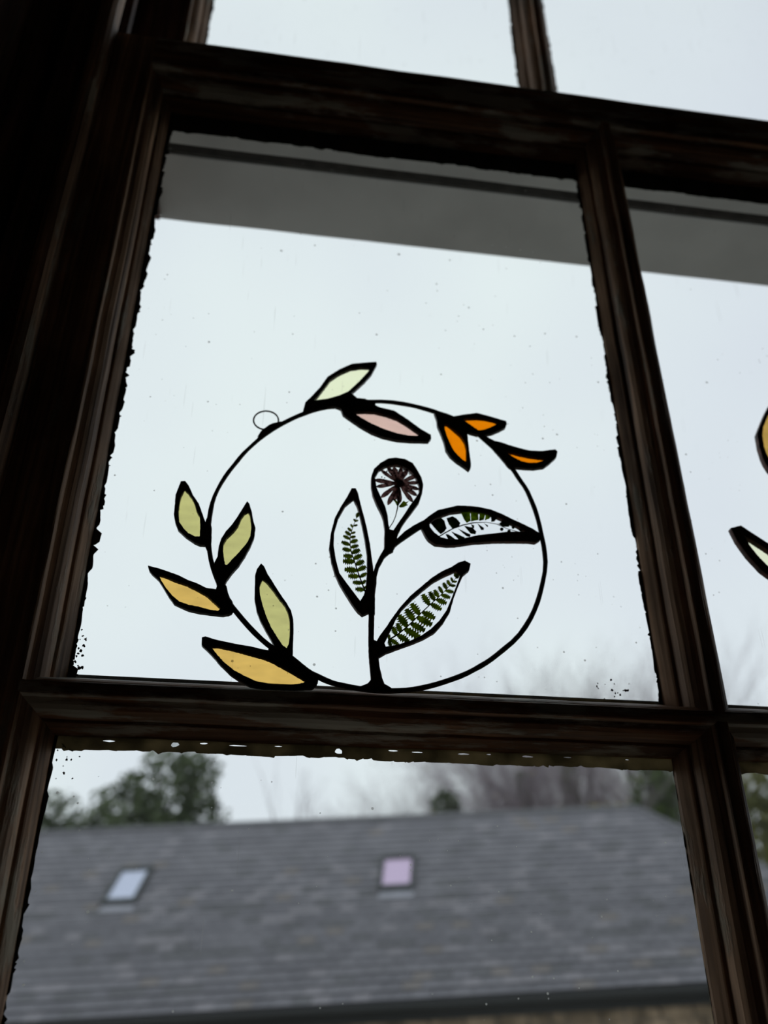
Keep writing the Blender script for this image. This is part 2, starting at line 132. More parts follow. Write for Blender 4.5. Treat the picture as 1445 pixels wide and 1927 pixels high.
def plate(name, loops, thick, mat, parent=None, bevel=0.0, z=0.0, M=None):
    """flat shape from 2-D outlines (first outer, rest holes), filled with holes, given thickness and rounded edges"""
    cu = bpy.data.curves.new(name, 'CURVE'); cu.dimensions = '2D'; cu.fill_mode = 'BOTH'
    cu.extrude = max(thick/2 - bevel, 1e-5); cu.bevel_depth = bevel; cu.bevel_resolution = 1; cu.offset = -bevel*0.9
    for lp in loops:
        s = cu.splines.new('POLY'); s.points.add(len(lp)-1); s.use_cyclic_u = True
        for i, p in enumerate(lp): s.points[i].co = (p[0], p[1], 0, 1)
    t = bpy.data.objects.new('tmp', cu); COL.objects.link(t)
    dg = bpy.context.evaluated_depsgraph_get()
    m = bpy.data.meshes.new_from_object(t.evaluated_get(dg)); bpy.data.objects.remove(t); bpy.data.curves.remove(cu)
    m.name = name; m.materials.clear(); m.materials.append(mat)
    if z: m.transform(Matrix.Translation((0, 0, z)))
    if M is not None: m.transform(M)
    o = bpy.data.objects.new(name, m); COL.objects.link(o)
    if parent: o.parent = parent
    return o
VERT = lambda y: Matrix(((1, 0, 0, 0), (0, 0, -1, y), (0, 1, 0, 0), (0, 0, 0, 1)))   # (x, z) outlines stood upright at depth y

# ---------------------------------------------------------------- materials
def newmat(name):
    m = bpy.data.materials.new(name); m.use_nodes = True; t = m.node_tree; t.nodes.clear()
    return m, t, (lambda k, **kw: mk(t, k, **kw))
def mk(t, k, **kw):
    n = t.nodes.new('ShaderNode'+k)
    for a, v in kw.items():
        if a in n.inputs.keys() if isinstance(a, str) else False: n.inputs[a].default_value = v
        else: setattr(n, a, v)
    return n
def ramp(n, stops):
    e = n.color_ramp.elements
    while len(e) < len(stops): e.new(0.5)
    for i, (p, c) in enumerate(stops):
        e[i].position = p; e[i].color = (*c, 1) if len(c) == 3 else c
def wood(name, grain, base=(0.075, 0.045, 0.028), dark=(0.022, 0.013, 0.009), paint=(0.17, 0.165, 0.15), amount=0.5, rough=0.6, scale=1.0):
    m, t, N = newmat(name); L = t.links.new
    tc = N('TexCoord'); mp = N('Mapping'); s = {'x': (3, 90, 90), 'z': (90, 90, 3), 'y': (90, 3, 90)}[grain]
    mp.inputs['Scale'].default_value = [k*scale for k in s]
    L(tc.outputs['Object'], mp.inputs['Vector'])
    n1 = N('TexNoise'); n1.inputs['Scale'].default_value = 2.2; n1.inputs['Detail'].default_value = 6; n1.inputs['Distortion'].default_value = 0.6
    L(mp.outputs['Vector'], n1.inputs['Vector'])
    r1 = N('ValToRGB'); ramp(r1, [(0.32, dark), (0.55, base), (0.75, tuple(c*1.7 for c in base))]); L(n1.outputs['Fac'], r1.inputs['Fac'])
    mp2 = N('Mapping'); s2 = {'x': (14, 60, 60), 'z': (60, 60, 14), 'y': (60, 14, 60)}[grain]; mp2.inputs['Scale'].default_value = s2
    L(tc.outputs['Object'], mp2.inputs['Vector'])
    n2 = N('TexNoise'); n2.inputs['Scale'].default_value = 1.0; n2.inputs['Detail'].default_value = 8; n2.inputs['Roughness'].default_value = 0.6
    L(mp2.outputs['Vector'], n2.inputs['Vector'])
    r2 = N('ValToRGB'); ramp(r2, [(amount+0.02, (0, 0, 0)), (amount+0.1, (1, 1, 1))]); L(n2.outputs['Fac'], r2.inputs['Fac'])
    mx = N('MixRGB'); L(r2.outputs['Color'], mx.inputs['Fac']); L(r1.outputs['Color'], mx.inputs['Color1']); mx.inputs['Color2'].default_value = (*paint, 1)
    n3 = N('TexNoise'); n3.inputs['Scale'].default_value = 9; n3.inputs['Detail'].default_value = 4; L(tc.outputs['Object'], n3.inputs['Vector'])
    mul = N('MixRGB', blend_type='MULTIPLY'); mul.inputs['Fac'].default_value = 0.7
    r3 = N('ValToRGB'); ramp(r3, [(0.35, (0.35, 0.33, 0.3)), (0.65, (1.15, 1.1, 1.05))]); L(n3.outputs['Fac'], r3.inputs['Fac'])
    L(mx.outputs['Color'], mul.inputs['Color1']); L(r3.outputs['Color'], mul.inputs['Color2'])
    b = N('BsdfPrincipled'); b.inputs['Roughness'].default_value = rough; b.inputs['Specular IOR Level'].default_value = 0.3
    L(mul.outputs['Color'], b.inputs['Base Color'])
    bu = N('Bump'); bu.inputs['Strength'].default_value = 0.5; bu.inputs['Distance'].default_value = 0.0008
    ad = N('Math', operation='ADD'); L(n1.outputs['Fac'], ad.inputs[0]); L(r2.outputs['Color'], ad.inputs[1])
    L(ad.outputs[0], bu.inputs['Height']); L(bu.outputs['Normal'], b.inputs['Normal'])
    o = N('OutputMaterial'); L(b.outputs['BSDF'], o.inputs['Surface'])
    return m
def plain(name, col, rough=0.7, metal=0.0, var=0.25, scale=20.0, bump=0.0, trans=None, col2=None):
    m, t, N = newmat(name); L = t.links.new
    tc = N('TexCoord'); n = N('TexNoise'); n.inputs['Scale'].default_value = scale; n.inputs['Detail'].default_value = 5
    L(tc.outputs['Object'], n.inputs['Vector'])
    r = N('ValToRGB'); c2 = col2 or tuple(min(1, c*(1+var)) for c in col)
    ramp(r, [(0.35, tuple(c*(1-var) for c in col)), (0.65, c2)]); L(n.outputs['Fac'], r.inputs['Fac'])
    b = N('BsdfPrincipled'); b.inputs['Roughness'].default_value = rough; b.inputs['Metallic'].default_value = metal
    L(r.outputs['Color'], b.inputs['Base Color'])
    if bump:
        bu = N('Bump'); bu.inputs['Strength'].default_value = 0.6; bu.inputs['Distance'].default_value = bump
        L(n.outputs['Fac'], bu.inputs['Height']); L(bu.outputs['Normal'], b.inputs['Normal'])
    o = N('OutputMaterial')
    if trans:
        tl = N('BsdfTranslucent'); L(r.outputs['Color'], tl.inputs['Color']); ms = N('MixShader'); ms.inputs['Fac'].default_value = trans
        L(b.outputs['BSDF'], ms.inputs[1]); L(tl.outputs['BSDF'], ms.inputs[2]); L(ms.outputs['Shader'], o.inputs['Surface'])
    else: L(b.outputs['BSDF'], o.inputs['Surface'])
    return m
def window_glass(name, grime=0.0):
    """old drawn glass: clear, with fine specks, scratches and a thin film of dust"""
    m, t, N = newmat(name); L = t.links.new
    tc = N('TexCoord')
    masks = []
    for sc, rr, dens in ((38, 0.040, 0.6), (95, 0.075, 0.5), (210, 0.12, 0.4)):
        v = N('TexVoronoi'); v.inputs['Scale'].default_value = sc; L(tc.outputs['Object'], v.inputs['Vector'])
        sp = N('SeparateColor'); L(v.outputs['Color'], sp.inputs['Color'])
        mr = N('MapRange'); mr.inputs['From Min'].default_value = 1-dens; mr.inputs['From Max'].default_value = 1.0
        mr.inputs['To Min'].default_value = 0.0; mr.inputs['To Max'].default_value = rr; L(sp.outputs[0], mr.inputs['Value'])
        lt = N('Math', operation='LESS_THAN'); L(v.outputs['Distance'], lt.inputs[0]); L(mr.outputs[0], lt.inputs[1]); masks.append(lt.outputs[0])
    # patches where the specks cluster
    pn = N('TexNoise'); pn.inputs['Scale'].default_value = 14; pn.inputs['Detail'].default_value = 3; L(tc.outputs['Object'], pn.inputs['Vector'])
    pr = N('ValToRGB'); ramp(pr, [(0.50, (0, 0, 0)), (0.60, (1, 1, 1))]); L(pn.outputs['Fac'], pr.inputs['Fac'])
    mm = N('Math', operation='MULTIPLY'); L(masks[2], mm.inputs[0]); L(pr.outputs['Color'], mm.inputs[1])
    a1 = N('Math', operation='MAXIMUM'); L(masks[0], a1.inputs[0]); L(masks[1], a1.inputs[1])
    a2 = N('Math', operation='MAXIMUM'); L(a1.outputs[0], a2.inputs[0]); L(mm.outputs[0], a2.inputs[1])
    # scratches
    sc_out = a2.outputs[0]
    for rot, th in ((0.14, 0.742), (1.4, 0.765), (-0.5, 0.760)):
        mp = N('Mapping'); mp.inputs['Rotation'].default_value = (0, rot, 0); mp.inputs['Scale'].default_value = (900, 1, 16)
        L(tc.outputs['Object'], mp.inputs['Vector'])
        sn = N('TexNoise'); sn.inputs['Scale'].default_value = 1.0; sn.inputs['Detail'].default_value = 1.5; L(mp.outputs['Vector'], sn.inputs['Vector'])
        g = N('Math', operation='GREATER_THAN'); g.inputs[1].default_value = th; L(sn.outputs['Fac'], g.inputs[0])
        w = N('Math', operation='MULTIPLY'); w.inputs[1].default_value = 0.18; L(g.outputs[0], w.inputs[0])
        mxx = N('Math', operation='MAXIMUM'); L(sc_out, mxx.inputs[0]); L(w.outputs[0], mxx.inputs[1]); sc_out = mxx.outputs[0]
    hz = N('Math', operation='MULTIPLY_ADD'); L(pn.outputs['Fac'], hz.inputs[0]); hz.inputs[1].default_value = 0.016+grime; hz.inputs[2].default_value = 0.004
    mk2 = N('Math', operation='MULTIPLY_ADD'); L(sc_out, mk2.inputs[0]); mk2.inputs[1].default_value = 0.75; L(hz.outputs[0], mk2.inputs[2]); mk2.use_clamp = True
    tr = N('BsdfTransparent'); tr.inputs['Color'].default_value = (0.985, 0.994, 0.992, 1)
    df = N('BsdfDiffuse'); df.inputs['Color'].default_value = (0.7, 0.7, 0.67, 1)
    tl = N('BsdfTranslucent'); tl.inputs['Color'].default_value = (0.75, 0.75, 0.72, 1)
    ms = N('MixShader'); ms.inputs[0].default_value = 0.6; L(df.outputs[0], ms.inputs[1]); L(tl.outputs[0], ms.inputs[2])
    m2 = N('MixShader'); L(mk2.outputs[0], m2.inputs[0]); L(tr.outputs[0], m2.inputs[1]); L(ms.outputs[0], m2.inputs[2])
    fr = N('Fresnel'); fr.inputs['IOR'].default_value = 1.45
    fm = N('Math', operation='MULTIPLY'); fm.inputs[1].default_value = 0.6; L(fr.outputs[0], fm.inputs[0])
    ge = N('NewGeometry'); fb = N('Math', operation='MULTIPLY_ADD'); L(ge.outputs['Backfacing'], fb.inputs[0]); fb.inputs[1].default_value = -1; fb.inputs[2].default_value = 1
    f2 = N('Math', operation='MULTIPLY'); L(fm.outputs[0], f2.inputs[0]); L(fb.outputs[0], f2.inputs[1]); fm = f2
    gl = N('BsdfGlossy'); gl.inputs['Roughness'].default_value = 0.02; gl.inputs['Color'].default_value = (1, 1, 1, 1)
    m3 = N('MixShader'); L(fm.outputs[0], m3.inputs[0]); L(m2.outputs[0], m3.inputs[1]); L(gl.outputs[0], m3.inputs[2])
    o = N('OutputMaterial'); L(m3.outputs[0], o.inputs['Surface'])
    return m
def tinted(name, col, cloud=0.05, haze=0.02):
    """coloured sheet glass; light crosses two faces, so each takes the square root of the tint"""
    m, t, N = newmat(name); L = t.links.new
    tc = N('TexCoord'); mp = N('Mapping'); mp.inputs['Scale'].default_value = (60, 220, 60); mp.inputs['Rotation'].default_value = (0, 0, 0.5)
    L(tc.outputs['Object'], mp.inputs['Vector'])
    n = N('TexNoise'); n.inputs['Scale'].default_value = 1.0; n.inputs['Detail'].default_value = 4; L(mp.outputs['Vector'], n.inputs['Vector'])
    r = N('ValToRGB'); c = [max(0.0, k)**0.5 for k in col]
    ramp(r, [(0.3, tuple(k*(1-cloud) for k in c)), (0.7, tuple(min(1, k*(1+cloud)) for k in c))]); L(n.outputs['Fac'], r.inputs['Fac'])
    v = N('TexVoronoi'); v.inputs['Scale'].default_value = 260; L(tc.outputs['Object'], v.inputs['Vector'])
    sp = N('SeparateColor'); L(v.outputs['Color'], sp.inputs['Color'])
    mr = N('MapRange'); mr.inputs['From Min'].default_value = 0.75; mr.inputs['To Max'].default_value = 0.13; L(sp.outputs[0], mr.inputs['Value'])
    lt = N('Math', operation='LESS_THAN'); L(v.outputs['Distance'], lt.inputs[0]); L(mr.outputs[0], lt.inputs[1])
    fa = N('Math', operation='MULTIPLY_ADD'); L(lt.outputs[0], fa.inputs[0]); fa.inputs[1].default_value = 0.35; fa.inputs[2].default_value = haze
    tr = N('BsdfTransparent'); L(r.outputs['Color'], tr.inputs['Color'])
    df = N('BsdfDiffuse'); df.inputs['Color'].default_value = (*[k*0.4 for k in col], 1)
    ms = N('MixShader'); L(fa.outputs[0], ms.inputs[0]); L(tr.outputs[0], ms.inputs[1]); L(df.outputs[0], ms.inputs[2])
    o = N('OutputMaterial'); L(ms.outputs[0], o.inputs['Surface'])
    return m

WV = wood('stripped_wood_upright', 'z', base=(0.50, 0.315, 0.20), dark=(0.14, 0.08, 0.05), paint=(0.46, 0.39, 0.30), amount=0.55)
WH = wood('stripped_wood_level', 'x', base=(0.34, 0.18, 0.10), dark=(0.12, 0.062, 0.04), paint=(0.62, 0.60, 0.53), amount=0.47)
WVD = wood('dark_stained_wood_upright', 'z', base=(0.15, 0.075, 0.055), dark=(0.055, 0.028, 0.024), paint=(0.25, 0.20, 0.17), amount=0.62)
PUTTY = plain('weathered_putty', (0.42, 0.43, 0.40), 0.9, var=0.35, scale=60, bump=0.001)
PAINT = plain('dark_paint_film_and_gap_shade', (0.05, 0.045, 0.04), 0.7, var=0.4, scale=80)  # old paint on the glass; also the painted shade of the sash gap
PAINTB = plain('brown_grey_paint_film', (0.26, 0.22, 0.15), 0.8, var=0.35, scale=60, trans=0.85)
OUTPAINT = plain('grey_white_outside_paint', (0.80, 0.80, 0.81), 0.8, var=0.08, scale=14, bump=0.0006)
GLASS = window_glass('old_window_glass'); GLASSL = window_glass('old_window_glass_grimy', 0.01)
SOLDER = plain('blackened_solder', (0.022, 0.021, 0.02), 0.42, metal=0.75, var=0.5, scale=260, bump=0.0003, col2=(0.06, 0.04, 0.032))
COPPER = plain('patinated_copper_foil', (0.05, 0.028, 0.022), 0.5, metal=0.5, var=0.5, scale=180, bump=0.0002, col2=(0.12, 0.045, 0.035))
CLEAR = tinted('clear_cut_glass', (0.97, 0.99, 1.0), 0.01, 0.012)

# ---------------------------------------------------------------- the room
PL = plain('room_plaster', (0.68, 0.62, 0.56), 0.95, var=0.1, scale=6)
FLR = wood('floor_boards', 'x', base=(0.25, 0.16, 0.10), dark=(0.1, 0.06, 0.04), amount=0.8)
XL, XR, YB, ZC = -2.3, 3.2, -5.2, 2.1
def struct(o): o['kind'] = 'structure'; return o
struct(box('floor', (XL, YB, FLOOR-0.1), (XR, -0.25, FLOOR), FLR))
struct(box('ceiling', (XL, YB, ZC), (XR, 0.2, ZC+0.1), PL))
struct(box('wall_back', (XL, YB-0.1, FLOOR-0.1), (XR, YB, ZC+0.1), PL))
struct(box('wall_left', (XL-0.1, YB-0.1, FLOOR-0.1), (XL, 0.2, ZC+0.1), PL))
struct(box('wall_right', (XR, YB-0.1, FLOOR-0.1), (XR+0.1, 0.2, ZC+0.1), PL))
OX0, OX1, OZ0, OZ1 = -0.085, 1.115, -0.68, 1.50
bm = bmesh.new()
add_box(bm, (XL, -0.25, FLOOR-0.1), (OX0-0.16, 0.2, ZC)); add_box(bm, (OX1+0.16, -0.25, FLOOR-0.1), (XR, 0.2, ZC))
add_box(bm, (OX0-0.16, -0.25, FLOOR-0.1), (OX1+0.16, 0.2, OZ0-0.06)); add_box(bm, (OX0-0.16, -0.25, OZ1+0.04), (OX1+0.16, 0.2, ZC))
struct(bmobj('wall_front', bm, PL))

# box frame of the window: linings, beads, architrave
def prism_z(bm, pts, z0, z1, step=0.03, amp=0.0):
    n = max(1, int((z1-z0)/step)); rows = []
    for i in range(n+1):
        z = z0+(z1-z0)*i/n
        rows.append([bm.verts.new(Vector((x, y, z)) + (noise.noise_vector(Vector((x*30, y*30, z*14)))*amp)*Vector((1, 1, 0)).length) for x, y in pts])
    k = len(pts)
    for i in range(n):
        for j in range(k): bm.faces.new((rows[i][j], rows[i][(j+1) % k], rows[i+1][(j+1) % k], rows[i+1][j]))
    bm.faces.new(rows[0][::-1]); bm.faces.new(rows[-1])
def zprofile(name, pts, mat, z0=OZ0, z1=OZ1, amp=0.0004):
    bm = bmesh.new(); prism_z(bm, pts, z0, z1, amp=amp); return struct(bmobj(name, bm, mat))
for sgn, xo, nm in ((1, 0.0, 0), (-1, 1.03, 10)):
    X = lambda x: xo + sgn*x
    # staff bead, rounded, standing just proud of the sash
    zprofile('trim_%d' % (nm+1), [(X(-0.040), 0.000), (X(-0.040), -0.012), (X(-0.0375), -0.0155), (X(-0.034), -0.017), (X(-0.0305), -0.016), (X(-0.0280), -0.0125), (X(-0.0275), -0.001)], WV)
    # pulley stile behind the bead, carrying both sashes
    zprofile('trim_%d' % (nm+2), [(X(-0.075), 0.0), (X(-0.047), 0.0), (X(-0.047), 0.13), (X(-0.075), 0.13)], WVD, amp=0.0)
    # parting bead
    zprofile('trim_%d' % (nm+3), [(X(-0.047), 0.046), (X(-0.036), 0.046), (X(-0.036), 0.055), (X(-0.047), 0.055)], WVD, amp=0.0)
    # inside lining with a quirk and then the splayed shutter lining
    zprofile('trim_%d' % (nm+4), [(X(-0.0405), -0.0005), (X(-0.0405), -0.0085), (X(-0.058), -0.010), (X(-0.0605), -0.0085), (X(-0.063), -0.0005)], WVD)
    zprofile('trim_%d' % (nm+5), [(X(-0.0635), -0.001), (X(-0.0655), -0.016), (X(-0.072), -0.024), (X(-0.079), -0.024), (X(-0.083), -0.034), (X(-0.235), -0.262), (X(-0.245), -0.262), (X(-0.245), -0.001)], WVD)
    # outside reveal
    zprofile('trim_%d' % (nm+6), [(X(-0.075), 0.131), (X(-0.035), 0.131), (X(-0.035), 0.15), (X(-0.075), 0.2)], OUTPAINT, amp=0.0)
struct(box('trim_20', (OX0-0.16, -0.26, OZ1), (OX1+0.16, 0.2, OZ1+0.04), WVD))
struct(box('trim_21', (OX0-0.16, -0.30, OZ0-0.06), (OX1+0.16, 0.24, OZ0), WH, bev=0.006))

# ---------------------------------------------------------------- sashes
PROF = [(0.0, 0.0), (0.05, 0.0004), (0.08, 0.0012), (0.10, 0.0040), (0.16, 0.0046), (0.28, 0.0054), (0.42, 0.0072), (0.52, 0.0095), (0.58, 0.0125), (0.60, 0.0148), (0.70, 0.0152), (0.74, 0.0158), (0.86, 0.0185), (0.97, 0.0215), (1.0, 0.0235)]
def moulding(side, x0, x1, z0, z1, m, y0, parent):
    ml, mr, mb, mt = m
    P = [(u, d) for u, d in PROF] + [(0.0, 0.0235)]
    def pt(u, d, end):
        if side == 'l': return (x0+u*ml, y0+d, (z0+u*mb) if end == 0 else (z1-u*mt))
        if side == 'r': return (x1-u*mr, y0+d, (z0+u*mb) if end == 0 else (z1-u*mt))
        if side == 'b': return ((x0+u*ml) if end == 0 else (x1-u*mr), y0+d, z0+u*mb)
        return ((x0+u*ml) if end == 0 else (x1-u*mr), y0+d, z1-u*mt)
    n = 36; V = []; F = []; k = len(P)
    for i in range(n+1):
        for j, (u, d) in enumerate(P):
            a = Vector(pt(u, d, 0)); b = Vector(pt(u, d, 1)); v = a.lerp(b, i/n)
            if 0 < j < k-1:
                w = noise.noise_vector(v*26)*0.00045 + noise.noise_vector(v*110)*0.0002
                if side in 'lr': w.z = 0
                else: w.x = 0
                v += w
            V.append(v)
    for i in range(n):
        for j in range(k): F.append((i*k+j, i*k+(j+1) % k, (i+1)*k+(j+1) % k, (i+1)*k+j))
    F.append(tuple(range(k))[::-1]); F.append(tuple(n*k+j for j in range(k)))
    o = mesh('sash_moulding', V, F, WV if side in 'lr' else WH, parent)
    bm = bmesh.new(); bm.from_mesh(o.data); bmesh.ops.recalc_face_normals(bm, faces=bm.faces[:]); bm.to_mesh(o.data); bm.free()
    return o
def ragged(a, b, base, w, amp, seed, step=0.0020, holes=()):
    """strip outline running from a to b; base edge straight, free edge ragged.  base/w are perpendicular offsets"""
    rnd = random.Random(seed); a = Vector(a); b = Vector(b); t = (b-a); Ln = t.length; t.normalize(); nn = Vector((-t.y, t.x))
    n = int(Ln/step); out = []; cur = w
    for i in range(n+1):
        s = Ln*i/n
        env = w + amp*0.9*noise.noise(Vector((s*28+seed, seed*1.7, 0))) + amp*0.8*noise.noise(Vector((s*150, seed, 3)))
        if rnd.random() < 0.38: cur = env + rnd.uniform(-amp, amp)*0.75
        else: cur = cur*0.75+env*0.25
        c = max(base+0.0004, cur)
        out.append(a + t*min(Ln, max(0, s+rnd.uniform(-0.001, 0.001))) + nn*c)
        if rnd.random() < 0.25: out.append(out[-1] + t*0.0003 + nn*rnd.uniform(-amp, amp)*0.5)
    # keep order along t
    out = [a + nn*base] + out + [b + nn*base]
    return [tuple(p) for p in out]
def sash(name, y0, cols, rows, zb, zt, thick, detail):
    root = empty(name, (0, 0, 0)); root['kind'] = 'structure'
    X0, X1 = cols[0][0], cols[-1][1]
    for xa, xb in ((X0-0.045, X0), (X1, X1+0.045)):
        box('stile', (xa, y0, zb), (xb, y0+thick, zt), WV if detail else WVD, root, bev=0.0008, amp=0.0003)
    return root
COLS = [(0.0, 0.340), (0.345, 0.685), (0.690, 1.030)]
win1 = sash('window_1', 0.0, COLS, None, -0.62, 0.4934, 0.0437, True)
ROWS1 = [(0.0, 0.4637), (-0.505, -0.005)]
box('top_rail', (0.0, 0.0, 0.4637), (1.03, 0.0437, 0.4934), WH, win1, bev=0.0008, amp=0.0004)
box('bottom_rail', (0.0, 0.0, -0.62), (1.03, 0.0437, -0.505), WH, win1, bev=0.001, amp=0.0003)
box('glazing_bar', (0.0, 0.0, -0.005), (1.03, 0.036, 0.0), WH, win1, amp=0.00025)
for xa in (0.340, 0.685):
    box('glazing_bar', (xa, 0.0001, -0.505), (xa+0.005, 0.036, -0.005), WV, win1, amp=0.0002)
    box('glazing_bar', (xa, 0.0001, 0.0), (xa+0.005, 0.036, 0.4637), WV, win1, amp=0.0002)
for ci, (xa, xb) in enumerate(COLS):
    for ri, (za, zb) in enumerate(ROWS1):
        m = (0.0155, 0.0165, 0.0095, 0.0235) if ri == 0 else (0.0150, 0.0165, 0.0150, 0.0140)
        for s in 'lrbt': moulding(s, xa, xb, za, zb, m, 0.0, win1)
        box('glass_pane', (xa+0.004, 0.0236, za+0.004), (xb-0.004, 0.0262, zb-0.004), GLASS if ri == 0 else GLASSL, win1)
        # outer putty fillets round the pane
        mo = (0.0155, 0.0165, 0.0135, 0.0335) if ri == 0 else (0.0150, 0.0165, 0.0150, 0.0120)
        bm = bmesh.new(); e = 0.0005
        x0, x1, z0, z1 = xa+mo[0]*0.9, xb-mo[1]*0.9, za+mo[2]*0.9, zb-mo[3]
        yb0 = 0.0263
        def quadring(bm):
            ins = [(x0+e, yb0, z0+e), (x1-e, yb0, z0+e), (x1-e, yb0, z1-e), (x0+e, yb0, z1-e)]
            out = [(xa, 0.036, za), (xb, 0.036, za), (xb, 0.036, zb), (xa, 0.036, zb)]
            bas = [(xa, yb0, za), (xb, yb0, za), (xb, yb0, zb), (xa, yb0, zb)]
            I = [bm.verts.new(p) for p in ins]; O = [bm.verts.new(p) for p in out]; B = [bm.verts.new(p) for p in bas]
            for i in range(4):
                j = (i+1) % 4
                if i == 2 and ri == 0: continue
                bm.faces.new((I[i], I[j], O[j], O[i])); bm.faces.new((I[i], B[i], B[j], I[j])); bm.faces.new((B[i], O[i], O[j], B[j]))
        quadring(bm); bmobj('putty', bm, PUTTY if ri == 0 else PAINTB, win1)
        if ri == 0:   # outer part of the top rail reaches lower than the inner moulding
            box('rail_drip', (xa, 0.0263, zb-0.0335), (xb, 0.0405, zb), OUTPAINT, win1, amp=0.0003)
# ragged edges of old paint left on the glass, room side
YF = 0.0233
def film(name, loops, y, mat, th=0.0003): return plate(name, loops, th, mat, win1, M=VERT(y))
for ci, (xa, xb) in enumerate(COLS[:2]):
    za, zb = ROWS1[0]
    # along the left edge: wide and chipped
    film('paint_edge', [ragged((xa+0.0150, zb-0.02), (xa+0.0150, za+0.010), -0.001, 0.0030 if ci == 0 else 0.0004, 0.0022 if ci == 0 else 0.0004, 11+ci)], YF, PAINT)
    film('paint_edge', [ragged((xb-0.0160, za+0.010), (xb-0.0160, zb-0.02), -0.001, 0.0020, 0.0013, 21+ci)], YF, PAINT)
    film('paint_edge', [ragged((xb-0.012, zb-0.023), (xa+0.012, zb-0.023), -0.001, 0.0190, 0.0015, 31+ci)], YF, PAINT)
    film('paint_edge', [ragged((xa+0.16, za+0.0095), (xb-0.012, za+0.0095), -0.001, 0.0012, 0.0009, 41+ci)], YF, PAINTB)
    za, zb = ROWS1[1]
    film('paint_edge', [ragged((xa+0.0145, zb-0.014), (xa+0.0145, za+0.010), -0.001, 0.0016 if ci == 0 else 0.0003, 0.0018 if ci == 0 else 0.0003, 51+ci)], YF, PAINT)
    film('paint_edge', [ragged((xb-0.0160, za+0.010), (xb-0.0160, zb-0.014), -0.001, 0.0006, 0.0004, 61+ci)], YF, PAINT)
    # top strip of the lower pane, with small holes where the paint has flaked
    rnd = random.Random(5+ci); st = ragged((xb-0.012, zb-0.0138), (xa+0.014, zb-0.0138), -0.001, 0.0062, 0.0009, 71+ci)
    holes = []
    xq = xa+0.04
    while xq < xb-0.03:
        w = rnd.uniform(0.001, 0.0048); h = rnd.uniform(0.0003, 0.0006); zc = zb-0.0138-rnd.uniform(0.0012, 0.0018)
        if rnd.random() < 0.12: w, h = 0.0021, 0.0014; zc -= 0.001
        k = 9; holes.append([(xq+w*math.cos(2*PI*j/k)*rnd.uniform(.7, 1.0), zc+h*math.sin(2*PI*j/k)*rnd.uniform(.6, 1.1)) for j in range(k)])
        xq += rnd.uniform(0.012, 0.036)
    film('paint_edge', [st]+holes, YF, PAINTB)
# flecks of paint in the pane corners
rnd = random.Random(3)
def flecks(cx, cz, sx, sz, n, r):
    for _ in range(n):
        x, z = cx+rnd.gauss(0, sx), cz+rnd.gauss(0, sz); k = 7; rr = r*rnd.uniform(.4, 1.4)
        film('paint_fleck', [[(x+rr*math.cos(2*PI*j/k)*rnd.uniform(.3, 1.2), z+rr*math.sin(2*PI*j/k)*rnd.uniform(.3, 1.2)) for j in range(k)]], YF, PAINT)
flecks(0.0195, 0.022, 0.0012, 0.008, 26, 0.0007)
flecks(0.300, 0.018, 0.009, 0.003, 16, 0.0007)
flecks(0.021, -0.028, 0.003, 0.008, 22, 0.0006)

# upper sash, further out
win2 = sash('window_2', 0.09, COLS, None, 0.440, 1.50, 0.036, False)
Y2 = 0.09
# slab of the outer meeting rail: its underside is the grey band seen through the lower panes
box('meeting_rail', (-0.034, 0.064, 0.4465), (1.064, 0.1305, 0.482), OUTPAINT, win2, bev=0.0012, amp=0.0004)
box('gap_shade_strip', (-0.034, 0.0615, 0.4472), (1.064, 0.0638, 0.482), PAINT, win2)  # dark strip added to stand for the shade in the gap between sashes
box('top_rail', (0.0, Y2, 1.44), (1.03, Y2+0.036, 1.50), WH, win2)
box('glazing_bar', (0.0, Y2, 0.955), (1.03, Y2+0.036, 0.960), WH, win2)
for xa in (0.340, 0.685):
    box('glazing_bar', (xa, Y2+0.0001, 0.482), (xa+0.005, Y2+0.036, 0.955), WV, win2, amp=0.0002)
    box('glazing_bar', (xa, Y2+0.0001, 0.960), (xa+0.005, Y2+0.036, 1.44), WV, win2)
for ci, (xa, xb) in enumerate(COLS):
    for za, zb in ((0.482, 0.955), (0.960, 1.44)):
        for s in 'lrbt': moulding(s, xa, xb, za, zb, (0.0155, 0.0165, 0.011, 0.015), Y2, win2)
        box('glass_pane', (xa+0.004, Y2+0.0236, za+0.004), (xb-0.004, Y2+0.0262, zb-0.004), GLASS, win2)
    zz = 0.5
    for base, seed, w in (((xa+0.015, 0.93), 81, 0.0015), ((xb-0.016, 0.50), 82, 0.0025)):
        o = plate('paint_edge', [ragged(base, (base[0], 0.50 if w < 0.002 else 0.93), -0.001, w, 0.0014, seed+ci)], 0.0003, PAINT, win2, M=VERT(Y2+YF))

# ---------------------------------------------------------------- stained glass ornaments
MM = 0.001
GREEN = tinted('pale_green_glass', (0.66, 0.60, 0.235)); YEL = tinted('amber_yellow_glass', (0.88, 0.545, 0.14), 0.07)
CREAM = tinted('cream_glass', (1.0, 1.0, 0.70), 0.01, 0.0); PINK = tinted('pink_glass', (0.83, 0.535, 0.465), 0.03)
ORG = tinted('orange_glass', (0.99, 0.245, 0.0015), 0.03, 0.0); AMB = tinted('dark_amber_glass', (0.62, 0.37, 0.085), 0.08)
FERN = plain('pressed_fern_green', (0.15, 0.21, 0.014), 0.7, var=0.3, scale=300, trans=0.94, col2=(0.30, 0.37, 0.028))
STALK = plain('pressed_stalk', (0.02, 0.018, 0.008), 0.8, trans=0.4)
DKLEAF = plain('dark_pressed_leaf', (0.02, 0.04, 0.01), 0.8, var=0.5, scale=250, trans=0.9, col2=(0.07, 0.10, 0.02))
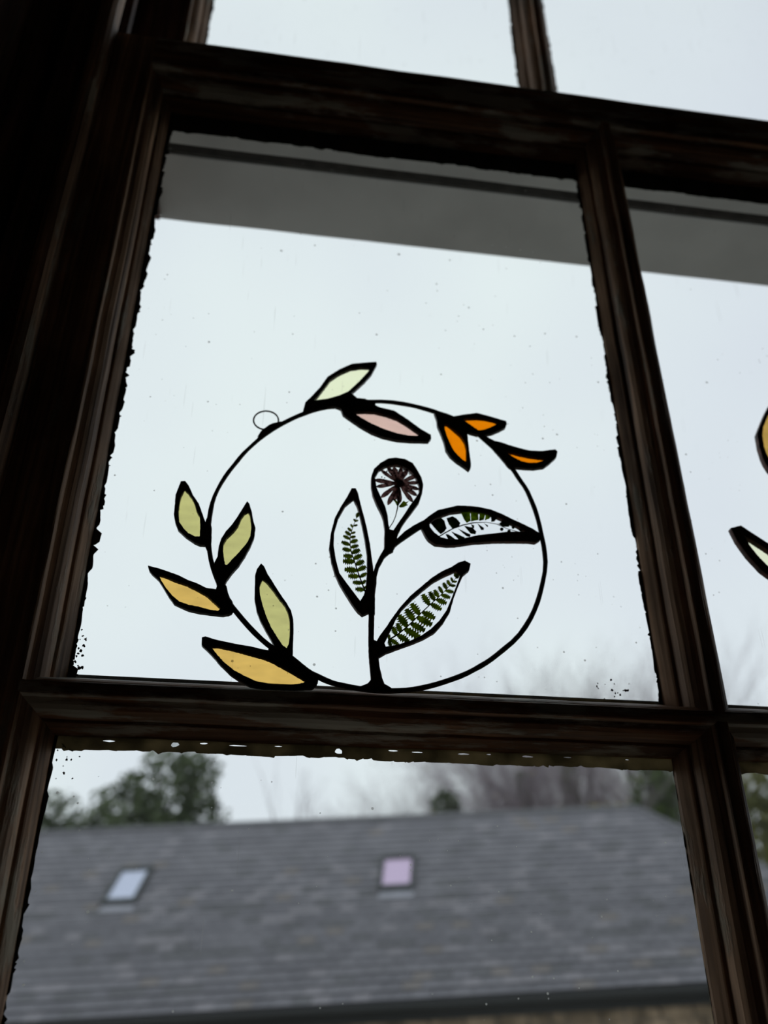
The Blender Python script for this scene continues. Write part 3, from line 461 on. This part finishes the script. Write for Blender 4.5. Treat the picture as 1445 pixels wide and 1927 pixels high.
BRLEAF = plain('bright_pressed_leaf', (0.16, 0.25, 0.012), 0.8, var=0.5, scale=250, trans=0.92, col2=(0.42, 0.55, 0.05))
PETAL = plain('dried_purple_petal', (0.20, 0.12, 0.12), 0.8, var=0.45, scale=500, trans=0.92, col2=(0.50, 0.35, 0.33))
TH = math.atan(0.085)
def to3(p, z=0.0): return Vector((p[0]*MM, p[1]*MM, z))
def mmL(lp): return [(p[0]*MM, p[1]*MM) for p in lp]
def poly_inset(lp, d):
    """push each point outward by d (lp in mm) so the glass tucks under its frame"""
    n = len(lp); cx = sum(p[0] for p in lp)/n; cy = sum(p[1] for p in lp)/n; o = []
    for i in range(n):
        a = Vector(lp[i-1]); b = Vector(lp[(i+1) % n]); t = (b-a).normalized(); nn = Vector((t.y, -t.x)); p = Vector(lp[i])
        if nn.dot(p-Vector((cx, cy))) < 0: nn = -nn
        q = p+nn*d; o.append((q.x, q.y))
    return o
def leaf(root, outer, inner, gmat, frame_mat, label, thick=3.0):
    rag = 0.10 if gmat is not CLEAR else 0.03
    fr = plate('leaf_frame', [mmL(resample(outer, 1.2, 0.06)), mmL(resample(inner, 0.5, rag))], thick*MM, frame_mat, root, bevel=0.35*MM)
    fr['label'] = label
    g = plate('leaf_glass', [mmL(poly_inset(inner, 0.6))], 1.6*MM, gmat, fr)
    return fr, g
def fernleaf(b, tip, side, rnd, w=0.27):
    """one lobed leaflet outline from base b to tip"""
    b = Vector(b); tip = Vector(tip); d = tip-b; L = d.length; t = d/L; nn = Vector((-t.y, t.x)); W_ = L*w
    up_ = []; dn = []
    k = 6
    for i in range(k+1):
        s = i/k
        prof = (math.sin(PI*min(1, s*0.86+0.12)))**0.7
        for q, g in ((0.0, 0.62), (0.5, 1.22)):
            ss = min(1.0, s+q/k)
            if s >= 1: continue
            pr = prof*g*rnd.uniform(.9, 1.1)
            f = 0.05*L if q else 0
            up_.append(b+t*(ss*L+f*0.7)+nn*W_*pr); dn.append(b+t*(ss*L+f*0.7)-nn*W_*pr)
    pts = [b-nn*W_*0.18] + dn + [tip] + up_[::-1] + [b+nn*W_*0.18]
    return [tuple(p) for p in pts]
def nearest(path, frac):
    L = [0]
    for i in range(len(path)-1): L.append(L[-1]+(Vector(path[i+1])-Vector(path[i])).length)
    s = frac*L[-1]
    for i in range(len(path)-1):
        if L[i+1] >= s:
            k = (s-L[i])/(L[i+1]-L[i]); return Vector(path[i]).lerp(Vector(path[i+1]), k)
    return Vector(path[-1])
def fern(root, d, seed, w, tipfirst=False):
    rnd = random.Random(seed); path = d['r']
    r0 = tube('pressed_fern', [to3(p, 0.0) for p in path], [0.42*MM*(1-0.65*i/(len(path)-1)) for i in range(len(path))], STALK, root, sides=6)
    r0['label'] = 'green pressed fern frond between clear glass'
    for key, sd in (('l', 1), ('rr', -1)):
        tips = d[key]; n = len(tips)
        for i, tp in enumerate(tips):
            # the leaflet leaves the stalk a little below its tip
            best = min(range(101), key=lambda k: (nearest(path, k/100)-Vector(tp)).length)
            fr = max(0.0, best/100 - 0.035)
            b = nearest(path, fr)
            if (Vector(tp)-b).length < 0.8: continue
            o = plate('leaflet', [mmL(fernleaf(b, tp, sd, rnd, w*rnd.uniform(.9, 1.1)))], 0.16*MM, FERN, r0, z=rnd.uniform(-0.12, 0.12)*MM)
    tp = path[-1]
    plate('leaflet', [mmL(fernleaf(nearest(path, 0.93), tp, 1, rnd, 0.3))], 0.16*MM, FERN, r0)
    return r0
def ring_path(pts, it=1):
    return [to3(p) for p in smooth2(pts, it)]

orn = empty('stained_glass_wreath', (0.16786683, 0.00356858, 0.00380688), PI/2-TH)
tag(orn, 'round stained glass wreath with fern, flower and coloured leaves, standing whole in the left pane', 'ornament', 'stained glass ornaments leaning in the window')
random.seed(4)
rp_ = ring_path(D['ring'], 1); nr = len(rp_)
rad = [(1.36 + 0.16*noise.noise(Vector((i*0.35, 0, 0))))*MM for i in range(nr)]
for i in range(nr):     # the wire thins towards the upper left
    a = i/nr
    if a < 0.05 or a > 0.93: rad[i] *= 0.86
tube('ring_wire', rp_, rad, SOLDER, orn, closed=True, sides=10, jit=0.04)
for lp in D['solder']: plate('solder_joint', [mmL(resample(smooth2(lp), 1.0, 0.06))], 2.6*MM, SOLDER, orn, bevel=0.8*MM)
plate('solder_joint', [mmL(smooth2(D['loop_solder']))], 2.0*MM, SOLDER, orn, bevel=0.6*MM)
lo = tube('hanging_loop', [to3(p, 0.0) for p in D['loop']], 0.5*MM, SOLDER, orn, closed=True, sides=8); lo['label'] = 'small round wire hanging loop'
for key, mat, lab in (('leaf_green_a', GREEN, 'pale green glass leaf, uppermost on the left of the ring'), ('leaf_green_b', GREEN, 'pale green glass leaf inside the ring at upper left'), ('leaf_green_c', GREEN, 'pale green glass leaf inside the ring at lower left'),
                      ('leaf_yellow_a', YEL, 'amber yellow glass leaf on the outer left'), ('leaf_yellow_b', YEL, 'large amber yellow glass leaf at the bottom left'), ('leaf_cream', CREAM, 'cream glass leaf on top of the ring'),
                      ('leaf_pink', PINK, 'pale pink glass leaf hanging inside the top of the ring'), ('leaf_orange_a', ORG, 'orange glass leaf pointing down inside the ring'), ('leaf_orange_b', ORG, 'orange glass leaf outside the ring at upper right'),
                      ('leaf_orange_c', ORG, 'slender curved orange glass leaf at far right')):
    leaf(orn, D[key][0], D[key][1], mat, SOLDER, lab)
plate('stem', [mmL(resample(D['stem_low'], 1.5, 0.07))], 2.6*MM, COPPER, orn, bevel=0.8*MM)
plate('stem', [mmL(resample(D['stem_up'], 1.5, 0.05))], 2.6*MM, SOLDER, orn, bevel=0.7*MM)
leaf(orn, *D['clear_a'], CLEAR, COPPER, 'upright clear glass leaf holding a green fern', 3.2)
leaf(orn, *D['clear_b'], CLEAR, COPPER, 'teardrop of clear glass holding a dried flower', 3.2)
leaf(orn, *D['clear_c'], CLEAR, COPPER, 'clear glass leaf reaching right with a dark leafy sprig', 3.2)
leaf(orn, *D['clear_d'], CLEAR, COPPER, 'clear glass leaf at lower right holding a green fern', 3.2)
fern(orn, D['fern_a'], 2, 0.31); fern(orn, D['fern_b'], 3, 0.30)
# leafy sprig
sp = tube('pressed_sprig', [to3(p) for p in D['sprig']['r']], [0.34*MM]*5+[0.2*MM]*4, STALK, orn, sides=6); sp['label'] = 'thin dark sprig with rounded leaves'
for i, lp in enumerate(D['sprig']['leaf']):
    o = plate('leaflet', [mmL(resample(lp, 0.9, 0.09))], 0.2*MM, BRLEAF if i in (2, 3, 4, 5) else DKLEAF, sp)
    if i in (2, 3, 4, 5): o['label'] = 'bright olive green leaflet'
# dried flower
fl = D['flower']; c = Vector(fl['c'])
fs = tube('dried_flower', [to3(p) for p in fl['stem']], [0.28*MM, 0.28*MM, 0.3*MM, 0.4*MM, 0.4*MM, 0.35*MM, 0.3*MM], STALK, orn, sides=6); fs['label'] = 'dried starry flower with dark purple petals'
rnd = random.Random(9)
for i, tp in enumerate(fl['tips']):
    tp = Vector(tp); d = tp-c; L = d.length; t = d/L; nn = Vector((-t.y, t.x)); w = 1.6*rnd.uniform(.85, 1.1) if L > 5 else 0.75
    sh = [(0.02, 0.16), (0.15, 0.34), (0.35, 0.72), (0.55, 0.85), (0.72, 1.0), (0.86, 0.8), (0.95, 0.42)]
    b0 = c
    pts = [b0+t*(s*L)-nn*w*k for s, k in sh]+[tp]+[b0+t*(s*L)+nn*w*k for s, k in sh[::-1]]
    plate('petal', [mmL([tuple(p) for p in pts])], 0.12*MM, PETAL, fs, z=(0.1*(i % 3)-0.1)*MM)
for i in range(11):      # inner tier of short bracts
    an = 2*PI*i/11+0.2; L = 3.9*rnd.uniform(.8, 1.1); t = Vector((math.cos(an), math.sin(an))); nn = Vector((-t.y, t.x))
    pts = [c+t*0.3-nn*.12, c+t*L*.5-nn*.7, c+t*L*.8-nn*.75, c+t*L, c+t*L*.8+nn*.75, c+t*L*.5+nn*.7, c+t*0.3+nn*.12]
    plate('petal', [mmL([tuple(p) for p in pts])], 0.12*MM, PETAL, fs, z=0.25*MM)
k = 12; plate('flower_centre', [mmL([(c.x+1.0*math.cos(2*PI*j/k)*rnd.uniform(.8, 1.2), c.y+1.0*math.sin(2*PI*j/k)*rnd.uniform(.8, 1.2)) for j in range(k)])], 0.6*MM, STALK, fs)
for lp in fl['calyx']: plate('sepal', [mmL(lp)], 0.15*MM, FERN, fs, z=0.1*MM)
for p in fl['stamen']:
    r = rnd.uniform(.32, .55); plate('stamen', [mmL([(p[0]+r*math.cos(2*PI*j/7)*rnd.uniform(.7, 1.2), p[1]+r*math.sin(2*PI*j/7)*rnd.uniform(.7, 1.2)) for j in range(7)])], 0.3*MM, STALK, fs, z=0.3*MM)

# second wreath, mostly beyond the frame, in the next pane
orn2 = empty('stained_glass_wreath', (0.508, 0.00356858, 0.00380688), PI/2-TH)
tag(orn2, 'second stained glass wreath in the right pane, only its dark amber and cream leaves showing', 'ornament', 'stained glass ornaments leaning in the window')
tube('ring_wire', [Vector((0.0985*math.cos(2*PI*i/90), 0.0985+0.0985*math.sin(2*PI*i/90), 0)) for i in range(90)], 1.2*MM, SOLDER, orn2, closed=True, sides=8, jit=0.05)
leaf(orn2, *D2['amber'], AMB, COPPER, 'dark amber glass leaf', 4.0); leaf(orn2, *D2['cream'], CREAM, COPPER, 'cream glass leaf', 4.0)
tube('stem', [Vector((0, 0.0005, 0)), Vector((0.002, 0.03, 0)), Vector((-0.004, 0.06, 0)), Vector((0.0, 0.095, 0))], 1.5*MM, COPPER, orn2)
def genleaf(cx, cy, ang, L, w, mat, lab):
    t = Vector((math.cos(ang), math.sin(ang))); nn = Vector((-t.y, t.x)); b = Vector((cx, cy)); o = []; inn = []
    for s in (0, .12, .3, .5, .7, .88, 1): o.append(b+t*L*s-nn*w*math.sin(PI*s)**.8)
    for s in (.88, .7, .5, .3, .12): o.append(b+t*L*s+nn*w*math.sin(PI*s)**.8)
    cc = b+t*L*.5; inn = [cc+Vector(((p-cc).x*.74, (p-cc).y*.74)) for p in o]
    leaf(orn2, [tuple(p) for p in o], [tuple(p) for p in inn], mat, SOLDER, lab)
plate('solder_joint', [[(-.084, .150), (-.074, .168), (-.066, .174), (-.068, .160), (-.080, .144)]], 2.6*MM, SOLDER, orn2, bevel=0.6*MM)
plate('solder_joint', [[(-.100, .083), (-.086, .062), (-.080, .048), (-.084, .046), (-.094, .060), (-.102, .078)]], 2.6*MM, SOLDER, orn2, bevel=0.6*MM)
genleaf(0, 95, 1.5, 42, 10, YEL, 'amber yellow glass leaf on the stem'); genleaf(1, 34, 0.5, 44, 9, GREEN, 'pale green glass leaf low on the stem')
genleaf(86, 145, 1.1, 34, 8, ORG, 'orange glass leaf on the far side')

# ---------------------------------------------------------------- outside: slate-roofed house
P0 = Vector((1.62171785, 13.5069699, 0.00718249))
A = Vector((0.96077306, -0.27531057, 0.03345482)); B = Vector((0.18309625, 0.72027136, 0.66909262)); NR = Vector((-0.20830481, -0.63672071, 0.74242565))
def rp(u, v, h=0.0): return P0+A*u+B*v+NR*h
UL, UR = -7.2, 8.3
eave = lambda u: 0.0 + 0.023*(u-0.54); ridge = lambda u: 4.64-0.0357*(u+0.55)
slate_m = []
for i, (c_, r_) in enumerate((((0.150, 0.146, 0.165), .7), ((0.175, 0.170, 0.190), .7), ((0.225, 0.214, 0.235), .7), ((0.125, 0.124, 0.135), .7), ((0.19, 0.172, 0.168), .75))):
    slate_m.append(plain('roof_slate_%s' % 'abcde'[i], c_, r_, var=0.08, scale=2.0))
STONE = plain('rubble_stone', (0.20, 0.14, 0.08), 0.9, var=0.45, scale=3, bump=0.02, col2=(0.45, 0.33, 0.22))
MORTAR = plain('lime_mortar', (0.16, 0.13, 0.10), 0.95, var=0.2, scale=4)
GUT_SHADE = plain('black_gutter_and_eave_shade', (0.008, 0.009, 0.009), 0.8, var=0.2)  # near-black, so the colour carries the shadow under the eave
house = empty('slate_roofed_house', rp(0.5, 0)+Vector((0, 0.5, GROUND)))
house.location = (2.5, 15.0, GROUND)
tag(house, 'long low stone house with grey slate roof and two skylights, beyond the window', 'house')
HL = Vector(house.location)
def hm(name, V, F, mat, parent=None, **k):
    p = parent or house
    return mesh(name, [Vector(v)-HL for v in V], F, mat, p, **k)
hz = Vector((0.2755, 0.9613, 0)).normalized()          # horizontal, away from the window
back = 7.3
EL, ER, RL, RR = rp(UL, eave(UL)), rp(UR, eave(UR)), rp(UL, ridge(UL)), rp(4.88, ridge(4.88))
BL, BR = EL+hz*back, ER+hz*back
slope = hm('roof_slope', [EL-NR*.03, ER-NR*.03, RR-NR*.03, RL-NR*.03, BL, BR, EL-NR*.12, ER-NR*.12], [(0, 1, 2, 3), (3, 2, 5, 4), (1, 5, 2), (0, 3, 4), (0, 6, 7, 1)], slate_m[0])
rnd = random.Random(1)
SKY = [(-4.52, 2.43, -3.91, 3.42), (0.26, 2.40, 0.85, 3.32)]
NROW = 26; SW = 0.28
def slate_quad(u0, u1, t0, t1, vary):
    um = (u0+u1)/2; lift = 0.050-0.030*t0
    vv = lambda u, t: eave(u)+t*(ridge(u)-eave(u))
    h0 = lift+vary; h1 = 0.008+vary*.3; th = 0.012
    c = [rp(u0, vv(u0, t0), h0), rp(u1, vv(u1, t0), h0), rp(u1, vv(u1, t1), h1), rp(u0, vv(u0, t1), h1)]
    return c + [p-NR*th for p in c]
SF = [(0, 1, 2, 3), (0, 4, 5, 1), (1, 5, 6, 2), (3, 2, 6, 7), (0, 3, 7, 4)]
fV = []; fF = []; fM = []; nind = 0
for r in range(NROW):
    t0 = r/NROW; t1 = min(1.0, (r+1.12)/NROW); off = (r % 2)*SW/2
    u = UL+off-SW; rowk = (0, 1, 2, 1, 0, 1, 2, 0, 1, 2)[r % 10]
    while u < UR:
        u0, u1 = max(UL, u+0.004), u+SW-0.004; um = (u0+u1)/2
        v = eave(um)+(t0+t1)/2*(ridge(um)-eave(um))
        u += SW
        if u1-u0 < 0.05: continue
        hipu = 4.88+(ridge(4.88)-v)*0.87
        if um > hipu: continue
        va = eave(um)+t0*(ridge(um)-eave(um)); vb = eave(um)+t1*(ridge(um)-eave(um))
        for a_, b_, c_, d_ in SKY:
            if vb > b_ and va < d_ and u1 > a_ and u0 < c_:
                if u0 < a_: u1 = a_
                elif u1 > c_: u0 = c_
                else: u1 = u0
        if u1-u0 < 0.02: continue
        mi = rnd.choices(range(5), ((7, 3, 1.2, .8, .4), (2, 6, 2, .3, .6), (3, 1.2, .4, 5, .3))[rowk])[0] if r < 14 else rnd.choices(range(5), (6, 5, .6, 1, .2))[0]
        q = slate_quad(u0, u1, t0, t1, rnd.uniform(0, .006))
        if r < 5 and -5.4 < um < 7.0:
            hm('slate', q, SF, slate_m[mi], slope)
            nind += 1
        else:
            k = len(fV); fV += q; fF += [tuple(i+k for i in f) for f in SF]; fM += [mi]*5
sf = mesh('slate_field', [Vector(v)-HL for v in fV], fF, None, slope, mats=slate_m, midx=fM); sf['kind'] = 'stuff'
# ridge tiles
tube('ridge_capping', [RL-HL+NR*.0, (RL+RR)/2-HL, RR-HL], 0.075, slate_m[3], house, sides=8)
tube('hip_capping', [RR-HL, ER-HL], 0.06, slate_m[3], house, sides=8)
tube('gutter', [rp(UL, eave(UL))-HL-Vector((0, .03, .07)), rp(UR, eave(UR))-HL-Vector((0, .03, .07))], 0.065, GUT_SHADE, house, sides=8)
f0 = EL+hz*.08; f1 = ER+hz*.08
hm('eave_shade_board', [f0-Vector((0, 0, .02)), f1-Vector((0, 0, .02)), f1-Vector((0, 0, .24)), f0-Vector((0, 0, .24)), f0-Vector((0, 0, .02))+hz*.25, f1-Vector((0, 0, .02))+hz*.25, f1-Vector((0, 0, .24))+hz*.25, f0-Vector((0, 0, .24))+hz*.25], [(0, 3, 2, 1), (3, 7, 6, 2), (0, 4, 7, 3), (1, 2, 6, 5)], GUT_SHADE)  # black board added to paint in the shadow band of the overhang
# skylights
FRM = plain('dark_skylight_frame', (0.035, 0.04, 0.04), 0.5, var=0.15); FLASH = plain('lead_flashing', (0.30, 0.30, 0.34), 0.5, var=0.1, scale=4)
def skyglass(name, tint):
    m, t, N = newmat(name); L = t.links.new
    g = N('BsdfGlossy'); g.inputs['Roughness'].default_value = 0.12; g.inputs['Color'].default_value = (*tint, 1)
    d = N('BsdfDiffuse'); d.inputs['Color'].default_value = (*[c*.85 for c in tint], 1); ms = N('MixShader'); ms.inputs[0].default_value = 0.62
    L(d.outputs[0], ms.inputs[1]); L(g.outputs[0], ms.inputs[2]); o = N('OutputMaterial'); L(ms.outputs[0], o.inputs['Surface']); return m
for i, (a_, b_, c_, d_) in enumerate(SKY):
    fw_ = 0.085; V = []; F = []
    def ub(u0, v0, u1, v1, h0, h1):
        k = len(V)
        V.extend([rp(u0, v0, h0), rp(u1, v0, h0), rp(u1, v1, h0), rp(u0, v1, h0), rp(u0, v0, h1), rp(u1, v0, h1), rp(u1, v1, h1), rp(u0, v1, h1)])
        F.extend([tuple(k+j for j in f) for f in ((3, 2, 1, 0), (4, 5, 6, 7), (0, 1, 5, 4), (1, 2, 6, 5), (2, 3, 7, 6), (3, 0, 4, 7))])
    ub(a_, b_, c_, b_+fw_, -.02, .10); ub(a_, d_-fw_, c_, d_, -.02, .10); ub(a_, b_+fw_, a_+fw_*.7, d_-fw_, -.02, .10); ub(c_-fw_*.7, b_+fw_, c_, d_-fw_, -.02, .10)
    sk = hm('skylight', V, F, FRM); sk['label'] = ['left skylight with bluish white glass', 'right skylight with pinkish glass'][i]
    V = []; F = []; ub(a_+fw_*.7, b_+fw_, c_-fw_*.7, d_-fw_, .05, .07)
    hm('skylight_glass', V, F, skyglass('skylight_glass_%s' % 'ab'[i], ((0.62, 0.66, 0.80), (0.66, 0.52, 0.70))[i]), sk)
    V = []; F = []; ub(a_+0.02, b_-.17, c_-0.0, b_-.005, .0, .034); hm('flashing', V, F, FLASH, sk)
# walls
wl = EL+hz*.3+A*.25; wr = ER+hz*.3-A*.25; bl = BL-hz*.3+A*.25; br = BR-hz*.3-A*.25
def dn(p, z): return Vector((p.x, p.y, z))
up_ = lambda p: p-Vector((0, 0, .06))
wall = hm('house_wall', [dn(wl, GROUND), dn(wr, GROUND), up_(wr), up_(wl), dn(bl, GROUND), dn(br, GROUND), up_(br), up_(bl)], [(0, 1, 2, 3), (1, 5, 6, 2), (5, 4, 7, 6), (4, 0, 3, 7)], MORTAR)
Wd = (wr-wl); Wlen = Wd.length; Wd.normalize(); Wn = Wd.cross(Vector((0, 0, 1)))
if Wn.y > 0: Wn = -Wn
for r in range(4):
    s = rnd.uniform(-.2, 0)
    while s < Wlen-0.3:
        w = rnd.uniform(.22, .5)
        s0 = max(0, s)+.012
        top = -0.22-r*0.17; hgt = 0.15
        pr = rnd.uniform(.015, .05)
        c0 = wl+Wd*s0; w2 = s+w-s0-.012
        if w2 > .08:
            zt_ = (wl+Wd*s0).z+top
            q = []
            for dep, ins in ((0.0, 0.0), (pr, .015)):
                for (x_, z_) in ((ins, -hgt+ins), (w2-ins, -hgt+ins+rnd.uniform(-.015, .015)), (w2-ins, -ins+rnd.uniform(-.01, .01)), (ins, -ins)):
                    p = c0+Wd*x_+Wn*dep; q.append(Vector((p.x, p.y, zt_+z_)))
            hm('stone', q, [(4, 5, 6, 7), (0, 1, 5, 4), (1, 2, 6, 5), (2, 3, 7, 6), (3, 0, 4, 7)], STONE, wall)
        s += w

# ---------------------------------------------------------------- ground and trees
GR = plain('rough_grass_ground', (0.16, 0.16, 0.12), 1.0, var=0.3, scale=0.4, col2=(0.30, 0.29, 0.26))
g = mesh('ground', [(-90, 0.25, GROUND), (90, 0.25, GROUND), (90, 140, GROUND), (-90, 140, GROUND)], [(0, 1, 2, 3)], GR); struct(g)
BARK = plain('grey_brown_bark', (0.075, 0.06, 0.062), 0.9, var=0.3, scale=3)
TWIG = plain('purple_grey_twigs', (0.26, 0.215, 0.24), 0.9, var=0.25, scale=3)
IVY = plain('ivy_green', (0.06, 0.11, 0.025), 0.6, var=0.5, scale=2, trans=0.4, col2=(0.13, 0.20, 0.045))
CON = plain('evergreen_green', (0.06, 0.09, 0.045), 0.6, var=0.5, scale=1.5, trans=0.4, col2=(0.15, 0.19, 0.09))
HED = plain('yellow_green_foliage', (0.08, 0.10, 0.018), 0.6, var=0.6, scale=1.2, trans=0.4, col2=(0.22, 0.22, 0.04))
AUT = plain('autumn_yellow_leaf', (0.35, 0.28, 0.07), 0.7, var=0.4, scale=2, trans=0.4)
def seg(V, F, a, b, ra, rb, n=3):
    t = (b-a)
    if t.length < 1e-5: return
    t.normalize(); o = t.orthogonal().normalized(); bn = t.cross(o); k = len(V)
    for p, r in ((a, ra), (b, rb)):
        for j in range(n):
            an = 2*PI*j/n; V.append(p+(o*math.cos(an)+bn*math.sin(an))*r)
    for j in range(n): F.append((k+j, k+(j+1) % n, k+n+(j+1) % n, k+n+j))
def bare_tree(x, y, top, spread, seed, label, ivy=0.0, lvl=5, autumn=0):
    rnd = random.Random(seed); root = empty('bare_tree', (x, y, GROUND)); tag(root, label, 'tree', 'bare winter trees beyond the roof')
    V, F, V2, F2 = [], [], [], []; H = top-GROUND; tips = []
    def grow(p, d, L, r, l):
        n = 3; q = p
        for i in range(n):
            d = (d+Vector((rnd.gauss(0, .10), rnd.gauss(0, .10), rnd.gauss(.03, .05)))).normalized(); e = q+d*L/n
            r2 = r*(1-.13*(i+1))
            if l >= 3: seg(V2, F2, q, e, r*(1-.13*i)*.75, r2*.75, 3)
            else: seg(V, F, q, e, r*(1-.13*i), r2, 6 if l < 2 else 4)
            q = e
            if l < lvl and (i > 0 or l > 0):
                for _ in range(2 if rnd.random() < .78 else 1):
                    a_ = rnd.uniform(.35, .8); az = rnd.uniform(0, 2*PI); o = d.orthogonal().normalized(); b_ = d.cross(o)
                    nd = (d*math.cos(a_)+(o*math.cos(az)+b_*math.sin(az))*math.sin(a_)*spread+Vector((0, 0, .16))).normalized()
                    grow(q, nd, L*rnd.uniform(.55, .75), r2*.58, l+1)
        if l < lvl: grow(q, d, L*.62, r2*.7, l+1)
        else: tips.append(q)
    grow(Vector((0, 0, 0)), Vector((rnd.uniform(-.05, .05), 0, 1)), H*.40, H*.014, 0)
    zs = sorted(v.z for v in V2); zmax = zs[int(len(zs)*.975)]
    k = H/zmax
    tr = mesh('trunk', [v*k for v in V], F, BARK, root); tw = mesh('twigs', [v*k for v in V2], F2, TWIG, root); tw['kind'] = 'stuff'
    if autumn:
        lv, lf = [], []
        for _ in range(autumn):
            leafquad(lv, lf, rnd.choice(tips)*k*rnd.uniform(.75, 1), .07, rnd)
        o = mesh('leaves', lv, lf, AUT, root); o['kind'] = 'stuff'
    if ivy:
        lv, lf = [], []
        for _ in range(3600):
            z = rnd.uniform(.1, ivy)*H; rr = (0.36*(1-z/H*.35))*rnd.uniform(.4, 1.15); an = rnd.uniform(0, 2*PI)
            leafquad(lv, lf, Vector((rr*math.cos(an), rr*math.sin(an), z)), .09, rnd)
        o = mesh('ivy', lv, lf, IVY, root); o['kind'] = 'stuff'
    return root
def leafquad(V, F, p, s, rnd):
    n = Vector((rnd.gauss(0, 1), rnd.gauss(0, 1), rnd.gauss(0, 1))).normalized(); o = n.orthogonal().normalized(); b = n.cross(o); k = len(V); s *= rnd.uniform(.6, 1.3)
    V.extend([p-o*s*.9, p+b*s*.45, p+o*s, p-b*s*.45]); F.append((k, k+1, k+2, k+3))
def leafy(name, x, y, lobes, count, size, mat, label, cat='tree', base=GROUND, group=None, bark=True):
    rnd = random.Random(int(x*31+y*7)); root = empty(name, (x, y, GROUND)); tag(root, label, cat, group)
    V, F = [], []; tot = sum(r[3]**2 for r in lobes)
    for lx, ly, lz, r, sq in lobes:
        for _ in range(int(count*r*r/tot)):
            d = Vector((rnd.gauss(0, 1), rnd.gauss(0, 1), rnd.gauss(0, 1))).normalized(); f = rnd.uniform(.25, 1)**.45
            f *= 1+.28*noise.noise(d*2.3+Vector((lx, lz, 0)))
            leafquad(V, F, Vector((lx+d.x*r*f, ly+d.y*r*f, lz-GROUND+d.z*r*sq*f)), size, rnd)
    o = mesh('foliage', V, F, mat, root); o['kind'] = 'stuff'
    tv, tf = [], []; top = max(l[2] for l in lobes)-GROUND
    seg(tv, tf, Vector((0, 0, 0)), Vector((0.1, 0, top*.6)), .16, .10, 8); seg(tv, tf, Vector((.1, 0, top*.6)), Vector((0, .1, top)), .10, .04, 8)
    for l in lobes: seg(tv, tf, Vector((.1, 0, top*.5)), Vector((l[0], l[1], l[2]-GROUND)), .07, .03, 6)
    mesh('trunk', tv, tf, BARK, root)
    return root
leafy('evergreen_tree', -2.3, 23.5, [(0.35, 0, 4.9, 1.15, 1.1), (-0.8, .2, 4.35, .95, .9), (.9, .2, 5.35, .75, .9), (0, -.1, 3.2, 1.7, .9), (-1.5, .2, 3.9, .6, .8), (1.2, .1, 4.2, .7, 1.0)], 5200, .12, CON,
      'dense dark evergreen tree rising behind the left end of the slate roof')
leafy('small_tree', -5.0, 24.5, [(0, 0, 4.3, .8, 1.0), (.5, 0, 3.7, .7, .9), (-.6, 0, 4.0, .7, 1)], 2200, .09, CON, 'low hazy green tree at the far left edge above the roof')
leafy('round_bush', 5.15, 22.8, [(0, 0, 4.62, .42, 1.0), (.15, 0, 3.9, .55, 1.0), (-.4, .1, 4.0, .3, .8)], 2500, .07, CON, 'small solid green bush topping the middle of the roof ridge', 'bush')
leafy('ivy_hedge', 13.0, 19.5, [(0.2, 0, 4.6, 1.6, .9), (-.6, 0, 2.9, 1.6, 1.0), (1.8, 0, 4.2, 1.9, 1.0), (-.2, .4, 1.4, 2.0, 1.0)], 14000, .11, HED, 'dense yellow green foliage mass filling the lower right pane', 'tree')
leafy('dark_ivy_bush', 11.2, 23.4, [(0, 0, 5.3, .75, 1.1), (.6, 0, 5.9, .8, 1.0), (-.3, .1, 4.4, .8, 1.0), (.7, 0, 4.5, .9, 1.0)], 2600, .10, IVY, 'dark ivy covered bush where the ridge turns down beside the glazing bar', 'bush')
leafy('scrub', 7.4, 23.0, [(0, 0, 4.25, .5, .6), (1.0, 0, 4.35, .5, .7), (-1.0, 0, 4.15, .45, .6), (1.9, 0, 4.45, .55, .8), (2.6, 0, 4.5, .5, .7)], 1500, .08, AUT, 'low yellowish scrub along the right half of the ridge', 'bush')
BT = [(0.25, 24, 4.95, .9, 0, 3, 0, 'faint little bare tree just over the middle of the ridge'),
      (5.0, 25.5, 6.0, 1.0, 0, 5, 0, 'bare tree left of the green bush above the ridge'),
      (6.6, 27.5, 6.4, .9, 0, 5, 60, 'bare tree right of the small green bush with few yellow leaves'),
      (8.0, 25.0, 6.9, .9, .93, 5, 0, 'bare tree with slim ivy covered trunk, nearest the bush'),
      (9.6, 25.5, 8.0, .95, .93, 5, 80, 'bare tree with ivy trunk between two other ivy trunks'),
      (11.2, 28.5, 9.9, 1.0, 0, 5, 90, 'tall bare tree with yellow leaves left near the ridge end'),
      (11.9, 24.5, 9.3, .95, .90, 5, 0, 'tall bare ivy clad tree beside the upright glazing bar'),
      (15.3, 28.5, 10.3, 1.0, 0, 5, 0, 'tall bare tree first to the right of the glazing bar'),
      (18.4, 26.5, 9.3, 1.0, 0, 5, 0, 'bare tree furthest to the right')]
for i, (x, y, top, sp_, ivy, lv, au, lab) in enumerate(BT): bare_tree(x, y, top, sp_, 40+i, lab, ivy, lv, au)
